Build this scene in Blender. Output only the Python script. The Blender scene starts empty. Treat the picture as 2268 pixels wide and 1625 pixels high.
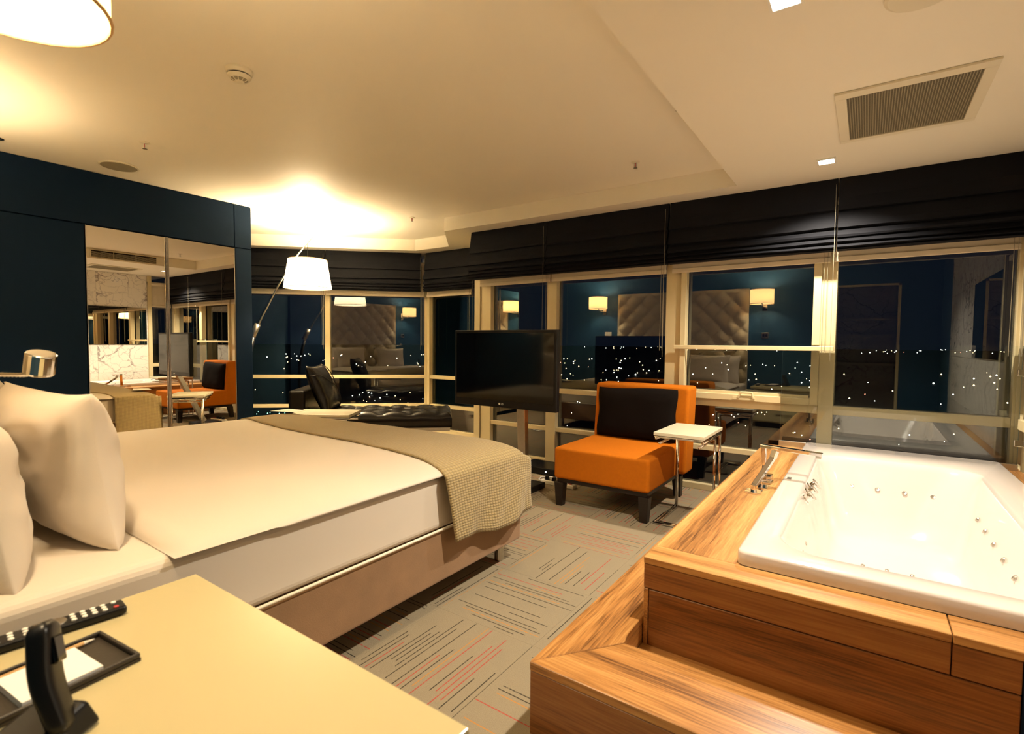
import bpy, bmesh, math, random
from mathutils import Vector, Matrix, noise
random.seed(7)
S = bpy.context.scene
COL = S.collection
PI = math.pi

# ------------------------------------------------------------------ camera
F_PX, YAW, PITCH, ROLL = 1133.14, math.radians(34.734), math.radians(-2.666), math.radians(.563)
CAM = Vector((0, 0, 1.2))
fw = Vector((-math.sin(YAW)*math.cos(PITCH), math.cos(YAW)*math.cos(PITCH), math.sin(PITCH)))
r0 = Vector((math.cos(YAW), math.sin(YAW), 0)); u0 = r0.cross(fw)
rt = r0*math.cos(ROLL) + u0*math.sin(ROLL); up = u0*math.cos(ROLL) - r0*math.sin(ROLL)
cd = bpy.data.cameras.new('camera'); cam = bpy.data.objects.new('camera', cd); COL.objects.link(cam)
cd.sensor_fit = 'HORIZONTAL'; cd.sensor_width = 36; cd.lens = F_PX/2268*36
cd.clip_start = .02; cd.clip_end = 30000
cd.dof.use_dof = True; cd.dof.focus_distance = 4.8; cd.dof.aperture_fstop = 4.5
m = Matrix.Identity(4)
for i in range(3):
    m[i][0], m[i][1], m[i][2], m[i][3] = rt[i], up[i], -fw[i], CAM[i]
cam.matrix_world = m
S.camera = cam

# ------------------------------------------------------------------ world, lights, exposure
w = bpy.data.worlds.new('night'); S.world = w; w.use_nodes = True
w.node_tree.nodes['Background'].inputs[0].default_value = (.006, .009, .018, 1)
w.node_tree.nodes['Background'].inputs[1].default_value = .25
S.view_settings.view_transform = 'Standard'; S.view_settings.look = 'None'
S.view_settings.gamma = 1; S.view_settings.use_curve_mapping = False
S.view_settings.exposure = 1.45
WARM = (1.0, .77, .48); HALO = (1.0, .88, .71)
E_DOWN, E_LAMP, E_SCONCE = 96, 170, 42

def light(name, kind, loc, energy, color, parent=None, size=.05, spot=None, blend=.5):
    d = bpy.data.lights.new(name, kind); d.energy = energy; d.color = color
    if kind == 'SPOT':
        d.spot_size = math.radians(spot); d.spot_blend = blend
    d.shadow_soft_size = size
    o = bpy.data.objects.new(name, d); COL.objects.link(o); o.location = loc
    if parent: o.parent = parent
    return o

# ------------------------------------------------------------------ materials
def nmat(name):
    mt = bpy.data.materials.new(name); mt.use_nodes = True
    nt = mt.node_tree; b = nt.nodes['Principled BSDF']
    return mt, nt, b
def N(nt, t, **kw):
    n = nt.nodes.new(t)
    for k, v in kw.items(): setattr(n, k, v)
    return n
def L(nt, a, b): nt.links.new(a, b)
def M(nt, op, a, b=None, c=None):
    n = nt.nodes.new('ShaderNodeMath'); n.operation = op
    for i, v in enumerate((a, b, c)):
        if v is None: continue
        if isinstance(v, (int, float)): n.inputs[i].default_value = v
        else: nt.links.new(v, n.inputs[i])
    return n.outputs[0]
def MIX(nt, fac, a, b):
    n = nt.nodes.new('ShaderNodeMix'); n.data_type = 'RGBA'
    for i, v in ((0, fac), (6, a), (7, b)):
        if isinstance(v, (int, float)): n.inputs[i].default_value = v
        elif isinstance(v, tuple): n.inputs[i].default_value = (*v, 1)
        else: nt.links.new(v, n.inputs[i])
    return n.outputs[2]
def simple(name, col, rough=.5, metal=0, nscale=0, namp=.12, bump=0, bscale=200, spec=.5, coat=0, sheen=0):
    mt, nt, b = nmat(name)
    b.inputs['Base Color'].default_value = (*col, 1)
    b.inputs['Roughness'].default_value = rough; b.inputs['Metallic'].default_value = metal
    b.inputs['Specular IOR Level'].default_value = spec
    b.inputs['Coat Weight'].default_value = coat; b.inputs['Coat Roughness'].default_value = .08
    b.inputs['Sheen Weight'].default_value = sheen
    tc = N(nt, 'ShaderNodeTexCoord')
    if nscale:
        n = N(nt, 'ShaderNodeTexNoise'); n.inputs['Scale'].default_value = nscale; n.inputs['Detail'].default_value = 5
        L(nt, tc.outputs['Object'], n.inputs['Vector'])
        L(nt, MIX(nt, n.outputs['Fac'], tuple(c*(1-namp) for c in col), tuple(min(1, c*(1+namp)) for c in col)), b.inputs['Base Color'])
    if bump:
        n = N(nt, 'ShaderNodeTexNoise'); n.inputs['Scale'].default_value = bscale; n.inputs['Detail'].default_value = 3
        L(nt, tc.outputs['Object'], n.inputs['Vector'])
        bp = N(nt, 'ShaderNodeBump'); bp.inputs['Strength'].default_value = bump; bp.inputs['Distance'].default_value = .004
        L(nt, n.outputs['Fac'], bp.inputs['Height']); L(nt, bp.outputs[0], b.inputs['Normal'])
    return mt
MT = {}
MT['ceiling'] = simple('ceiling_paint', (.82, .77, .64), .55, nscale=1.5, namp=.015)
MT['navy'] = simple('navy_panel', (.0045, .0150, .036), .6, nscale=3, namp=.08, spec=.08)
MT['teal'] = simple('teal_wall', (.010, .060, .118), .6, nscale=2, namp=.06, bump=.05, bscale=300)
MT['cream'] = simple('cream_frame', (.62, .52, .30), .38, nscale=6, namp=.03)
MT['roller'] = simple('roller_fabric', (.62, .53, .38), .8, nscale=30, namp=.04)
MT['blind'] = simple('blind_fabric', (.0055, .0060, .0085), .75, bump=.1, bscale=900, spec=.15)
MT['white_lam'] = simple('cream_laminate', (.52, .44, .235), .22, nscale=2, namp=.02)
MT['table_lam'] = simple('table_laminate', (.66, .60, .44), .25, nscale=2, namp=.02)
MT['chrome'] = simple('chrome', (.82, .80, .77), .06, 1)
MT['steel'] = simple('brushed_steel', (.55, .52, .46), .28, 1, nscale=40, namp=.1)
MT['white_plastic'] = simple('white_plastic', (.80, .77, .68), .35)
MT['black_plastic'] = simple('black_plastic', (.0045, .0045, .005), .33, nscale=20, namp=.1, spec=.35)
MT['screen'] = simple('tv_screen', (.003, .003, .003), .07, spec=.5)
MT['leather'] = simple('black_leather', (.0045, .0038, .0036), .24, nscale=8, namp=.2, bump=.15, bscale=350, spec=.4)
MT['orange'] = simple('orange_felt', (.50, .135, .004), .85, nscale=60, namp=.1, bump=.25, bscale=700, spec=.15)
MT['pad'] = simple('dark_brown_fabric', (.0065, .0042, .0032), .9, nscale=60, namp=.2, bump=.2, bscale=800, spec=.08)
MT['darkwood'] = simple('wenge_wood', (.010, .0048, .0028), .4, nscale=18, namp=.3)
MT['linen'] = simple('white_linen', (.70, .62, .52), .75, nscale=4, namp=.02, bump=.10, bscale=500, sheen=.15)
MT['sheet'] = simple('fitted_sheet', (.66, .585, .485), .8, nscale=3, namp=.02, bump=.06, bscale=600)
MT['duvet'] = simple('duvet_cover', (.63, .55, .45), .62, nscale=2, namp=.02, bump=.05, bscale=400, sheen=.2)
MT['piping'] = simple('piping', (.78, .70, .56), .6)
MT['suede'] = simple('brown_suede', (.27, .150, .068), .85, nscale=9, namp=.25, bump=.2, bscale=300, sheen=.2)
MT['acrylic'] = simple('white_acrylic', (.64, .575, .52), .12, coat=.5)
MT['grille_white'] = simple('ivory_metal', (.74, .68, .52), .4)
MT['dark'] = simple('dark_void', (.006, .006, .006), .8)
MT['headboard'] = simple('taupe_velvet', (.52, .43, .27), .55, nscale=12, namp=.06, sheen=.3)
MT['paper'] = simple('paper', (.85, .82, .76), .7)
MT['tray'] = simple('brown_leather_tray', (.030, .022, .014), .45, bump=.2, bscale=400)
MT['pencil'] = simple('pencil_wood', (.60, .36, .14), .5)
MT['red'] = simple('red_plastic', (.45, .02, .02), .4)
MT['mirror'] = simple('mirror_glass', (.90, .86, .76), .0, 1)
MT['niche'] = simple('niche_white', (.7, .66, .58), .5)

def emis(name, col, strength, sample=True):
    mt, nt, b = nmat(name)
    b.inputs['Base Color'].default_value = (.8, .8, .8, 1)
    b.inputs['Emission Color'].default_value = (*col, 1); b.inputs['Emission Strength'].default_value = strength
    if not sample: mt.cycles.emission_sampling = 'NONE'
    return mt
MT['diffuser'] = emis('lamp_diffuser', (1, .93, .82), 14)
MT['bulb'] = emis('bulb', (1, .85, .6), 12)
MT['led'] = emis('white_led', (.8, .9, 1), 4)
def shade(name, col, strength, ecol):
    mt, nt, b = nmat(name)
    out = nt.nodes['Material Output']
    tr = N(nt, 'ShaderNodeBsdfTranslucent'); tr.inputs[0].default_value = (*col, 1)
    mx = N(nt, 'ShaderNodeMixShader'); mx.inputs[0].default_value = .55
    b.inputs['Base Color'].default_value = (*col, 1); b.inputs['Roughness'].default_value = .9
    b.inputs['Emission Color'].default_value = (*ecol, 1); b.inputs['Emission Strength'].default_value = strength
    L(nt, b.outputs[0], mx.inputs[1]); L(nt, tr.outputs[0], mx.inputs[2]); L(nt, mx.outputs[0], out.inputs[0])
    return mt
MT['shade_lamp'] = shade('lamp_shade_fabric', (.85, .80, .68), 2.2, (1, .84, .58))
MT['shade_sconce'] = shade('sconce_shade_fabric', (.85, .70, .45), 2.0, (1, .70, .34))

def glass(name, refl, tint=(1, 1, 1), ior=1.5):
    mt, nt, b = nmat(name); out = nt.nodes['Material Output']
    nt.nodes.remove(b)
    t = N(nt, 'ShaderNodeBsdfTransparent'); t.inputs[0].default_value = (*tint, 1)
    g = N(nt, 'ShaderNodeBsdfGlossy'); g.inputs['Roughness'].default_value = 0.0
    fr = N(nt, 'ShaderNodeFresnel'); fr.inputs[0].default_value = ior
    fac = M(nt, 'MINIMUM', M(nt, 'MULTIPLY', fr.outputs[0], refl), 1.0)
    mx = N(nt, 'ShaderNodeMixShader')
    L(nt, fac, mx.inputs[0]); L(nt, t.outputs[0], mx.inputs[1]); L(nt, g.outputs[0], mx.inputs[2]); L(nt, mx.outputs[0], out.inputs[0])
    return mt
MT['glass'] = glass('window_glass', 3.0, (.86, .90, .90))
MT['clear'] = glass('clear_glass', 1.0, (.97, .985, .98))
MT['glass_edge'] = simple('glass_edge', (.45, .60, .55), .15)

def wood(name, axis, k=(1, 1, 1)):
    mt, nt, b = nmat(name)
    tc = N(nt, 'ShaderNodeTexCoord'); oi = N(nt, 'ShaderNodeObjectInfo')
    add = N(nt, 'ShaderNodeVectorMath', operation='ADD')
    L(nt, tc.outputs['Object'], add.inputs[0])
    sc = N(nt, 'ShaderNodeVectorMath', operation='SCALE'); sc.inputs[0].default_value = (3, 5, 7); L(nt, oi.outputs['Random'], sc.inputs['Scale'])
    L(nt, sc.outputs[0], add.inputs[1])
    def stretched(lo, hi, detail, dist):
        mp = N(nt, 'ShaderNodeMapping'); s = [hi, hi, hi]; s[axis] = lo; mp.inputs['Scale'].default_value = s
        L(nt, add.outputs[0], mp.inputs[0])
        n = N(nt, 'ShaderNodeTexNoise'); n.inputs['Scale'].default_value = 1; n.inputs['Detail'].default_value = detail
        n.inputs['Distortion'].default_value = dist
        L(nt, mp.outputs[0], n.inputs['Vector']); return n.outputs['Fac']
    a = stretched(.45, 9, 4, .35); c = stretched(7, 190, 2, .1)
    v = M(nt, 'ADD', M(nt, 'MULTIPLY', a, .66), M(nt, 'MULTIPLY', c, .34))
    cr = N(nt, 'ShaderNodeValToRGB'); e = cr.color_ramp.elements
    e[0].position = .32; e[0].color = (.060, .017, .004, 1); e[1].position = .74; e[1].color = (.72, .43, .15, 1)
    x = cr.color_ramp.elements.new(.48); x.color = (.40, .180, .048, 1)
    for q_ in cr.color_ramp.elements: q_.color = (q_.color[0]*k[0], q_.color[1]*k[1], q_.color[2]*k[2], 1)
    L(nt, v, cr.inputs[0]); L(nt, cr.outputs[0], b.inputs['Base Color'])
    b.inputs['Roughness'].default_value = .33; b.inputs['Coat Weight'].default_value = .25; b.inputs['Coat Roughness'].default_value = .2
    bp = N(nt, 'ShaderNodeBump'); bp.inputs['Strength'].default_value = .12; bp.inputs['Distance'].default_value = .002
    L(nt, c, bp.inputs['Height']); L(nt, bp.outputs[0], b.inputs['Normal'])
    return mt
MT['wood_front'] = wood('darker_front_wood', 0, (.55, .42, .33))  # iroko grain ramp multiplied darker and redder for the front boards
MT['wood_x'] = wood('iroko_wood_x', 0); MT['wood_y'] = wood('iroko_wood_y', 1)

def carpet():
    mt, nt, b = nmat('striped_carpet')
    tc = N(nt, 'ShaderNodeTexCoord'); oi = N(nt, 'ShaderNodeObjectInfo')
    sp = N(nt, 'ShaderNodeSeparateXYZ'); L(nt, tc.outputs['Object'], sp.inputs[0])
    u = M(nt, 'MULTIPLY', sp.outputs[0], 46); cell = M(nt, 'FLOOR', u); fr = M(nt, 'FRACT', u)
    cb = N(nt, 'ShaderNodeCombineXYZ'); L(nt, cell, cb.inputs[0]); L(nt, M(nt, 'MULTIPLY', oi.outputs['Random'], 97.3), cb.inputs[1])
    wn = N(nt, 'ShaderNodeTexWhiteNoise', noise_dimensions='2D'); L(nt, cb.outputs[0], wn.inputs['Vector'])
    sc = N(nt, 'ShaderNodeSeparateColor'); L(nt, wn.outputs['Color'], sc.inputs[0])
    y0 = M(nt, 'ADD', M(nt, 'MULTIPLY', M(nt, 'POWER', sc.outputs[0], 2.0), .30), -.247); y1 = M(nt, 'ADD', M(nt, 'MULTIPLY', M(nt, 'POWER', sc.outputs[1], 2.0), -.30), .247)
    mk = M(nt, 'MULTIPLY', M(nt, 'GREATER_THAN', sp.outputs[1], y0), M(nt, 'LESS_THAN', sp.outputs[1], y1))
    mk = M(nt, 'MULTIPLY', mk, M(nt, 'MULTIPLY', M(nt, 'GREATER_THAN', fr, .42), M(nt, 'LESS_THAN', fr, .60)))
    mk = M(nt, 'MULTIPLY', mk, M(nt, 'LESS_THAN', wn.outputs['Value'], .62))
    brk = N(nt, 'ShaderNodeTexNoise'); brk.inputs['Scale'].default_value = 160; L(nt, tc.outputs['Object'], brk.inputs['Vector'])
    mk = M(nt, 'MULTIPLY', mk, M(nt, 'GREATER_THAN', brk.outputs['Fac'], .36))
    hue = sc.outputs[2]
    lc = MIX(nt, M(nt, 'GREATER_THAN', hue, .42), (.035, .028, .020), (.42, .060, .045))
    lc = MIX(nt, M(nt, 'GREATER_THAN', hue, .80), lc, (.50, .22, .05))
    n1 = N(nt, 'ShaderNodeTexNoise'); n1.inputs['Scale'].default_value = 420; n1.inputs['Detail'].default_value = 2; L(nt, tc.outputs['Object'], n1.inputs['Vector'])
    n2 = N(nt, 'ShaderNodeTexNoise'); n2.inputs['Scale'].default_value = 12; L(nt, tc.outputs['Object'], n2.inputs['Vector'])
    base = MIX(nt, n1.outputs['Fac'], (.15, .118, .072), (.45, .375, .25))
    base = MIX(nt, M(nt, 'MULTIPLY', n2.outputs['Fac'], .35), base, (.23, .19, .13))
    L(nt, MIX(nt, mk, base, lc), b.inputs['Base Color']); b.inputs['Roughness'].default_value = .95; b.inputs['Specular IOR Level'].default_value = .1
    bp = N(nt, 'ShaderNodeBump'); bp.inputs['Strength'].default_value = .7; bp.inputs['Distance'].default_value = .004
    L(nt, n1.outputs['Fac'], bp.inputs['Height']); L(nt, bp.outputs[0], b.inputs['Normal'])
    return mt
MT['carpet'] = carpet()

def marble():
    mt, nt, b = nmat('veined_marble')
    tc = N(nt, 'ShaderNodeTexCoord'); oi = N(nt, 'ShaderNodeObjectInfo')
    add = N(nt, 'ShaderNodeVectorMath', operation='ADD'); L(nt, tc.outputs['Object'], add.inputs[0])
    sc = N(nt, 'ShaderNodeVectorMath', operation='SCALE'); sc.inputs[0].default_value = (9, 4, 6); L(nt, oi.outputs['Random'], sc.inputs['Scale']); L(nt, sc.outputs[0], add.inputs[1])
    nz = N(nt, 'ShaderNodeTexNoise'); nz.inputs['Scale'].default_value = 2.2; nz.inputs['Detail'].default_value = 6; L(nt, add.outputs[0], nz.inputs['Vector'])
    mx = N(nt, 'ShaderNodeVectorMath', operation='MULTIPLY_ADD'); L(nt, nz.outputs['Color'], mx.inputs[0]); mx.inputs[1].default_value = (.7, .7, .7); L(nt, add.outputs[0], mx.inputs[2])
    fac = None
    for s, th in ((2.2, .022), (5.5, .012)):
        v = N(nt, 'ShaderNodeTexVoronoi', feature='DISTANCE_TO_EDGE'); v.inputs['Scale'].default_value = s; L(nt, mx.outputs[0], v.inputs['Vector'])
        f = M(nt, 'SUBTRACT', 1, M(nt, 'MINIMUM', M(nt, 'DIVIDE', v.outputs['Distance'], th*s*.55), 1))
        fac = f if fac is None else M(nt, 'MAXIMUM', fac, M(nt, 'MULTIPLY', f, .6))
    msk = N(nt, 'ShaderNodeTexNoise'); msk.inputs['Scale'].default_value = 1.6; L(nt, add.outputs[0], msk.inputs['Vector'])
    fac = M(nt, 'MULTIPLY', fac, M(nt, 'MINIMUM', M(nt, 'MAXIMUM', M(nt, 'MULTIPLY', M(nt, 'SUBTRACT', msk.outputs['Fac'], .36), 5), 0), 1))
    L(nt, MIX(nt, M(nt, 'MULTIPLY', fac, .8), (.78, .74, .66), (.12, .075, .085)), b.inputs['Base Color']); b.inputs['Roughness'].default_value = .15
    return mt
MT['marble'] = marble()

def waffle():
    mt, nt, b = nmat('waffle_throw')
    uv = N(nt, 'ShaderNodeUVMap'); sp = N(nt, 'ShaderNodeSeparateXYZ'); L(nt, uv.outputs[0], sp.inputs[0])
    nz = N(nt, 'ShaderNodeTexNoise'); nz.inputs['Scale'].default_value = 9; nz.inputs['Detail'].default_value = 2; L(nt, uv.outputs[0], nz.inputs['Vector'])
    wob = M(nt, 'MULTIPLY', nz.outputs['Fac'], 1.4)
    a = M(nt, 'ABSOLUTE', M(nt, 'SINE', M(nt, 'ADD', M(nt, 'MULTIPLY', sp.outputs[0], PI*80), wob)))
    c = M(nt, 'ABSOLUTE', M(nt, 'SINE', M(nt, 'ADD', M(nt, 'MULTIPLY', sp.outputs[1], PI*52), wob)))
    h = M(nt, 'POWER', M(nt, 'MULTIPLY', a, c), .45)
    L(nt, MIX(nt, h, (.235, .165, .065), (.41, .31, .14)), b.inputs['Base Color'])
    b.inputs['Roughness'].default_value = .85; b.inputs['Sheen Weight'].default_value = .2
    bp = N(nt, 'ShaderNodeBump'); bp.inputs['Strength'].default_value = .6; bp.inputs['Distance'].default_value = .006
    L(nt, h, bp.inputs['Height']); L(nt, bp.outputs[0], b.inputs['Normal'])
    return mt
MT['throw'] = waffle()

def perf():
    mt, nt, b = nmat('perforated_grille')
    b.inputs['Base Color'].default_value = (.30, .26, .17, 1); b.inputs['Roughness'].default_value = .5
    return mt
MT['perf'] = perf()

# ------------------------------------------------------------------ mesh builder
class MB:
    def __init__(s): s.v = []; s.f = []; s.uv = None; s.T = None
    def p(s, *c):
        c = Vector(c if len(c) == 3 else c[0])
        if s.T: c = Vector(s.T(c))
        s.v.append(c); return len(s.v)-1
    def box(s, x0, x1, y0, y1, z0, z1):
        i = [s.p(x, y, z) for z in (z0, z1) for y in (y0, y1) for x in (x0, x1)]
        for q in ((0, 2, 3, 1), (4, 5, 7, 6), (0, 1, 5, 4), (2, 6, 7, 3), (0, 4, 6, 2), (1, 3, 7, 5)): s.f.append([i[k] for k in q])
        return s
    def hexa(s, pts):   # 8 points: bottom 4 (ccw), top 4
        i = [s.p(*q) for q in pts]
        for q in ((3, 2, 1, 0), (4, 5, 6, 7), (0, 1, 5, 4), (1, 2, 6, 5), (2, 3, 7, 6), (3, 0, 4, 7)): s.f.append([i[k] for k in q])
        return s
    def prism(s, poly, z0, z1):
        a = [s.p(x, y, z0) for x, y in poly]; b = [s.p(x, y, z1) for x, y in poly]
        n = len(poly); s.f.append(a[::-1]); s.f.append(b)
        for k in range(n): s.f.append([a[k], a[(k+1) % n], b[(k+1) % n], b[k]])
        return s
    def tube(s, path, r, n=10, cap=True):
        path = [Vector(q) for q in path]; rings = []
        up_ = None
        for k, q in enumerate(path):
            d = (path[min(k+1, len(path)-1)] - path[max(k-1, 0)]).normalized()
            if up_ is None:
                up_ = Vector((0, 0, 1)) if abs(d.z) < .9 else Vector((1, 0, 0))
            a = d.cross(up_).normalized(); b = a.cross(d).normalized(); up_ = b
            rr = r[k] if isinstance(r, (list, tuple)) else r
            rings.append([s.p(*(q + a*math.cos(t)*rr + b*math.sin(t)*rr)) for t in [2*PI*j/n for j in range(n)]])
        for k in range(len(rings)-1):
            for j in range(n): s.f.append([rings[k][j], rings[k][(j+1) % n], rings[k+1][(j+1) % n], rings[k+1][j]])
        if cap: s.f.append(rings[0][::-1]); s.f.append(rings[-1])
        return s
    def lathe(s, c, prof, n=24, axis='z', cap=True):
        rings = []
        for r, h in prof:
            ring = []
            for j in range(n):
                t = 2*PI*j/n; a, b = r*math.cos(t), r*math.sin(t)
                q = {'z': (a, b, h), 'x': (h, a, b), 'y': (b, h, a)}[axis]
                ring.append(s.p(c[0]+q[0], c[1]+q[1], c[2]+q[2]))
            rings.append(ring)
        for k in range(len(rings)-1):
            for j in range(n): s.f.append([rings[k][j], rings[k][(j+1) % n], rings[k+1][(j+1) % n], rings[k+1][j]])
        if cap: s.f.append(rings[0][::-1]); s.f.append(rings[-1])
        return s
    def grid(s, fn, nu, nv, closeu=False, uvfn=None):
        ids = [[s.p(*fn(i/nu, j/nv)) for j in range(nv+1)] for i in range(nu if closeu else nu+1)]
        if uvfn and s.uv is None: s.uv = {}
        if uvfn:
            for i in range(len(ids)):
                for j in range(nv+1): s.uv[ids[i][j]] = uvfn(i/nu, j/nv)
        for i in range(nu):
            i2 = (i+1) % len(ids)
            for j in range(nv): s.f.append([ids[i][j], ids[i2][j], ids[i2][j+1], ids[i][j+1]])
        return ids
    def build(s, name, mat, parent=None, rel=True, smooth=False, bevel=0, seg=2, solid=0, subsurf=0, recalc=True):
        root = parent
        while root is not None and root.parent is not None: root = root.parent
        off = root.location if (root is not None and rel) else Vector((0, 0, 0))
        me = bpy.data.meshes.new(name)
        me.from_pydata([q - off for q in s.v], [], s.f); me.validate()
        if recalc:
            bm = bmesh.new(); bm.from_mesh(me); bmesh.ops.recalc_face_normals(bm, faces=bm.faces); bm.to_mesh(me); bm.free()
        if s.uv:
            ul = me.uv_layers.new(name='UVMap')
            for lp in me.loops: ul.data[lp.index].uv = s.uv.get(lp.vertex_index, (0, 0))
        if mat: me.materials.append(MT[mat] if isinstance(mat, str) else mat)
        if smooth:
            for q in me.polygons: q.use_smooth = True
        o = bpy.data.objects.new(name, me); COL.objects.link(o)
        if parent is not None: o.parent = parent
        if solid:
            md = o.modifiers.new('solid', 'SOLIDIFY'); md.thickness = solid; md.offset = -1
        if subsurf:
            md = o.modifiers.new('sub', 'SUBSURF'); md.levels = subsurf; md.render_levels = subsurf
        if bevel:
            md = o.modifiers.new('bevel', 'BEVEL'); md.width = bevel; md.segments = seg; md.limit_method = 'ANGLE'; md.angle_limit = math.radians(40)
        return o
def box(name, mat, parent, x0, x1, y0, y1, z0, z1, **kw):
    return MB().box(x0, x1, y0, y1, z0, z1).build(name, mat, parent, **kw)
def tag(o, label, cat, group=None):
    o['label'] = label; o['category'] = cat
    if group: o['group'] = group
    return o
def thing(name, label, cat, loc=(0, 0, 0), rotz=0, group=None):
    o = bpy.data.objects.new(name, None); COL.objects.link(o); o.location = loc; o.rotation_euler = (0, 0, rotz)
    o.empty_display_size = .1
    return tag(o, label, cat, group)
def struct(o): o['kind'] = 'structure'; return o
def sempty(name):
    o = bpy.data.objects.new(name, None); COL.objects.link(o); o.empty_display_size = .1
    return struct(o)
def copy_tree(o, parent=None):
    c = o.copy(); COL.objects.link(c)
    if parent is not None: c.parent = parent
    for ch in list(o.children): copy_tree(ch, c)
    return c
def fbm(x, y, z=0): return noise.noise(Vector((x, y, z)))

# ------------------------------------------------------------------ plan constants
ZC, ZS = 2.50, 2.36            # main ceiling, soffit
YW = 4.40                      # main glazing plane
YG = 5.05                      # far short glazing plane
XR = .80                       # marble wall
XL = -5.0                      # wardrobe front
YB = -.04                      # headboard wall
Q = Vector((-5.836, 4.163)); DA = math.radians(47.5)
DD = Vector((math.sin(DA), math.cos(DA)))          # diagonal glazing direction (towards right)
DN = Vector((DD.y, -DD.x))                          # its room side normal
def diag(s, o, z): q = Q + DD*s + DN*o; return (q.x, q.y, z)
S_LEFT = -1.75; S_CORN = (YG - Q.y)/DD.y            # diagonal ends
DL = Q + DD*S_LEFT; DC = Q + DD*S_CORN
JA, JB = Vector((-4.02, YG)), Vector((-3.50, YW))

# ------------------------------------------------------------------ floor with carpet tiles
room = [(XR, -1.6), (XR, YW-.04), (JB.x, JB.y-.04), (JA.x, YG-.04), (DC.x, YG-.04), (DL.x, DL.y), (DL.x, -1.6)]
floor = struct(MB().prism(room, -.12, -.006).build('floor', 'dark'))
def clip(poly, a, b, c):   # keep a*x+b*y<=c
    out = []
    for i in range(len(poly)):
        p, q = poly[i], poly[(i+1) % len(poly)]
        dp, dq = a*p[0]+b*p[1]-c, a*q[0]+b*q[1]-c
        if dp <= 0: out.append(p)
        if dp*dq < 0:
            t = dp/(dp-dq); out.append((p[0]+t*(q[0]-p[0]), p[1]+t*(q[1]-p[1])))
    return out
full_tile = None
for ix in range(-13, 4):
    for iy in range(-2, 10):
        cx, cy = -1.30 + .5*ix, .43 + .5*iy
        h = .2497
        poly = [(cx-h, cy-h), (cx+h, cy-h), (cx+h, cy+h), (cx-h, cy+h)]
        poly = clip(poly, 1, 0, XR-.01)
        if cx > -3.55: poly = clip(poly, 0, 1, YW-.05)
        else:
            poly = clip(poly, 0, 1, YG-.05)
            if poly: poly = clip(poly, -DN.x, -DN.y, -(DN.dot(Q)+.05))
            if poly:
                jd = (JB-JA).normalized(); jn = Vector((-jd.y, jd.x))
                if jn.dot(Vector((-4.5, 3.0))-JA) > 0: jn = -jn
                poly = clip(poly, jn.x, jn.y, jn.dot(JA)-.03)
        if len(poly) < 3: continue
        if cy < -.4 and cx < -.6: continue
        rot = PI/2 if (ix+iy) % 2 else 0
        whole = len(poly) == 4 and abs(poly[0][0]-(cx-h)) < 1e-6 and abs(poly[2][0]-(cx+h)) < 1e-6 and abs(poly[2][1]-(cy+h)) < 1e-6
        if whole and full_tile:
            o = bpy.data.objects.new('carpet_tile', full_tile); COL.objects.link(o); o.parent = floor
        else:
            mb = MB(); c, sn = math.cos(-rot), math.sin(-rot)
            mb.prism([((x-cx)*c-(y-cy)*sn, (x-cx)*sn+(y-cy)*c) for x, y in poly], -.0058, 0)
            o = mb.build('carpet_tile', 'carpet', floor, rel=False)
            if whole: full_tile = o.data
        o.location = (cx, cy, 0); o.rotation_euler = (0, 0, rot)

# ------------------------------------------------------------------ ceiling and soffit
struct(box('ceiling', 'ceiling', None, -8.2, 1.2, -1.9, 5.8, ZC, ZC+.1))
be = .22/1.0
soff = [(XR+.1, -1.7), (XR+.1, YW+.12), (JB.x+.06, YW+.12), (JA.x+.05, YG+.15), (DC.x-.05, YG+.15)]
q = Q + DD*(S_LEFT-.2) - DN*.15; soff.append((q.x, q.y))
p2 = Vector((-4.76, 4.68)); p1 = p2 + DD*(-3.2); soff += [(p1.x, p1.y), (p2.x, p2.y), (-4.20, 4.69), (-3.67, 4.03), (-.82, 4.03), (-.82, -1.7)]
struct(MB().prism(soff, ZS, ZC-.0005).build('ceiling_soffit', 'ceiling'))

# ------------------------------------------------------------------ walls
wb_ = sempty('wall_back')
box('wall_panel', 'teal', wb_, XL-.7, -.38, YB-.1, YB, 0, ZC-.001)
box('wall_panel', 'teal', wb_, .34, XR+.1, YB-.1, YB, 0, ZC-.001)
box('door_header', 'teal', wb_, -.38, .34, YB-.1, YB, 2.05, ZS-.001)
hall = sempty('wall_hall')
box('closet_back', 'marble', hall, -.5, .5, -1.55, -1.5, 0, ZS-.001)
box('closet_side', 'navy', hall, -.48, -.44, -1.5, YB-.1, 0, ZS-.001)
box('closet_side', 'navy', hall, .40, .44, -1.5, YB-.1, 0, ZS-.001)
for z in (.9, 1.35, 1.62): box('shelf', 'niche', hall, -.44, .40, -1.5, -1.2, z, z+.04)
box('shelf_divider', 'niche', hall, -.06, -.02, -1.5, -1.2, .94, 1.35)
dj = sempty('door_1')
for x in (-.40, .33): box('door_jamb', 'cream', dj, x, x+.03, YB-.11, YB+.012, 0, 2.08)
box('door_lintel', 'cream', dj, -.40, .36, YB-.11, YB+.012, 2.05, 2.08)

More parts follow.
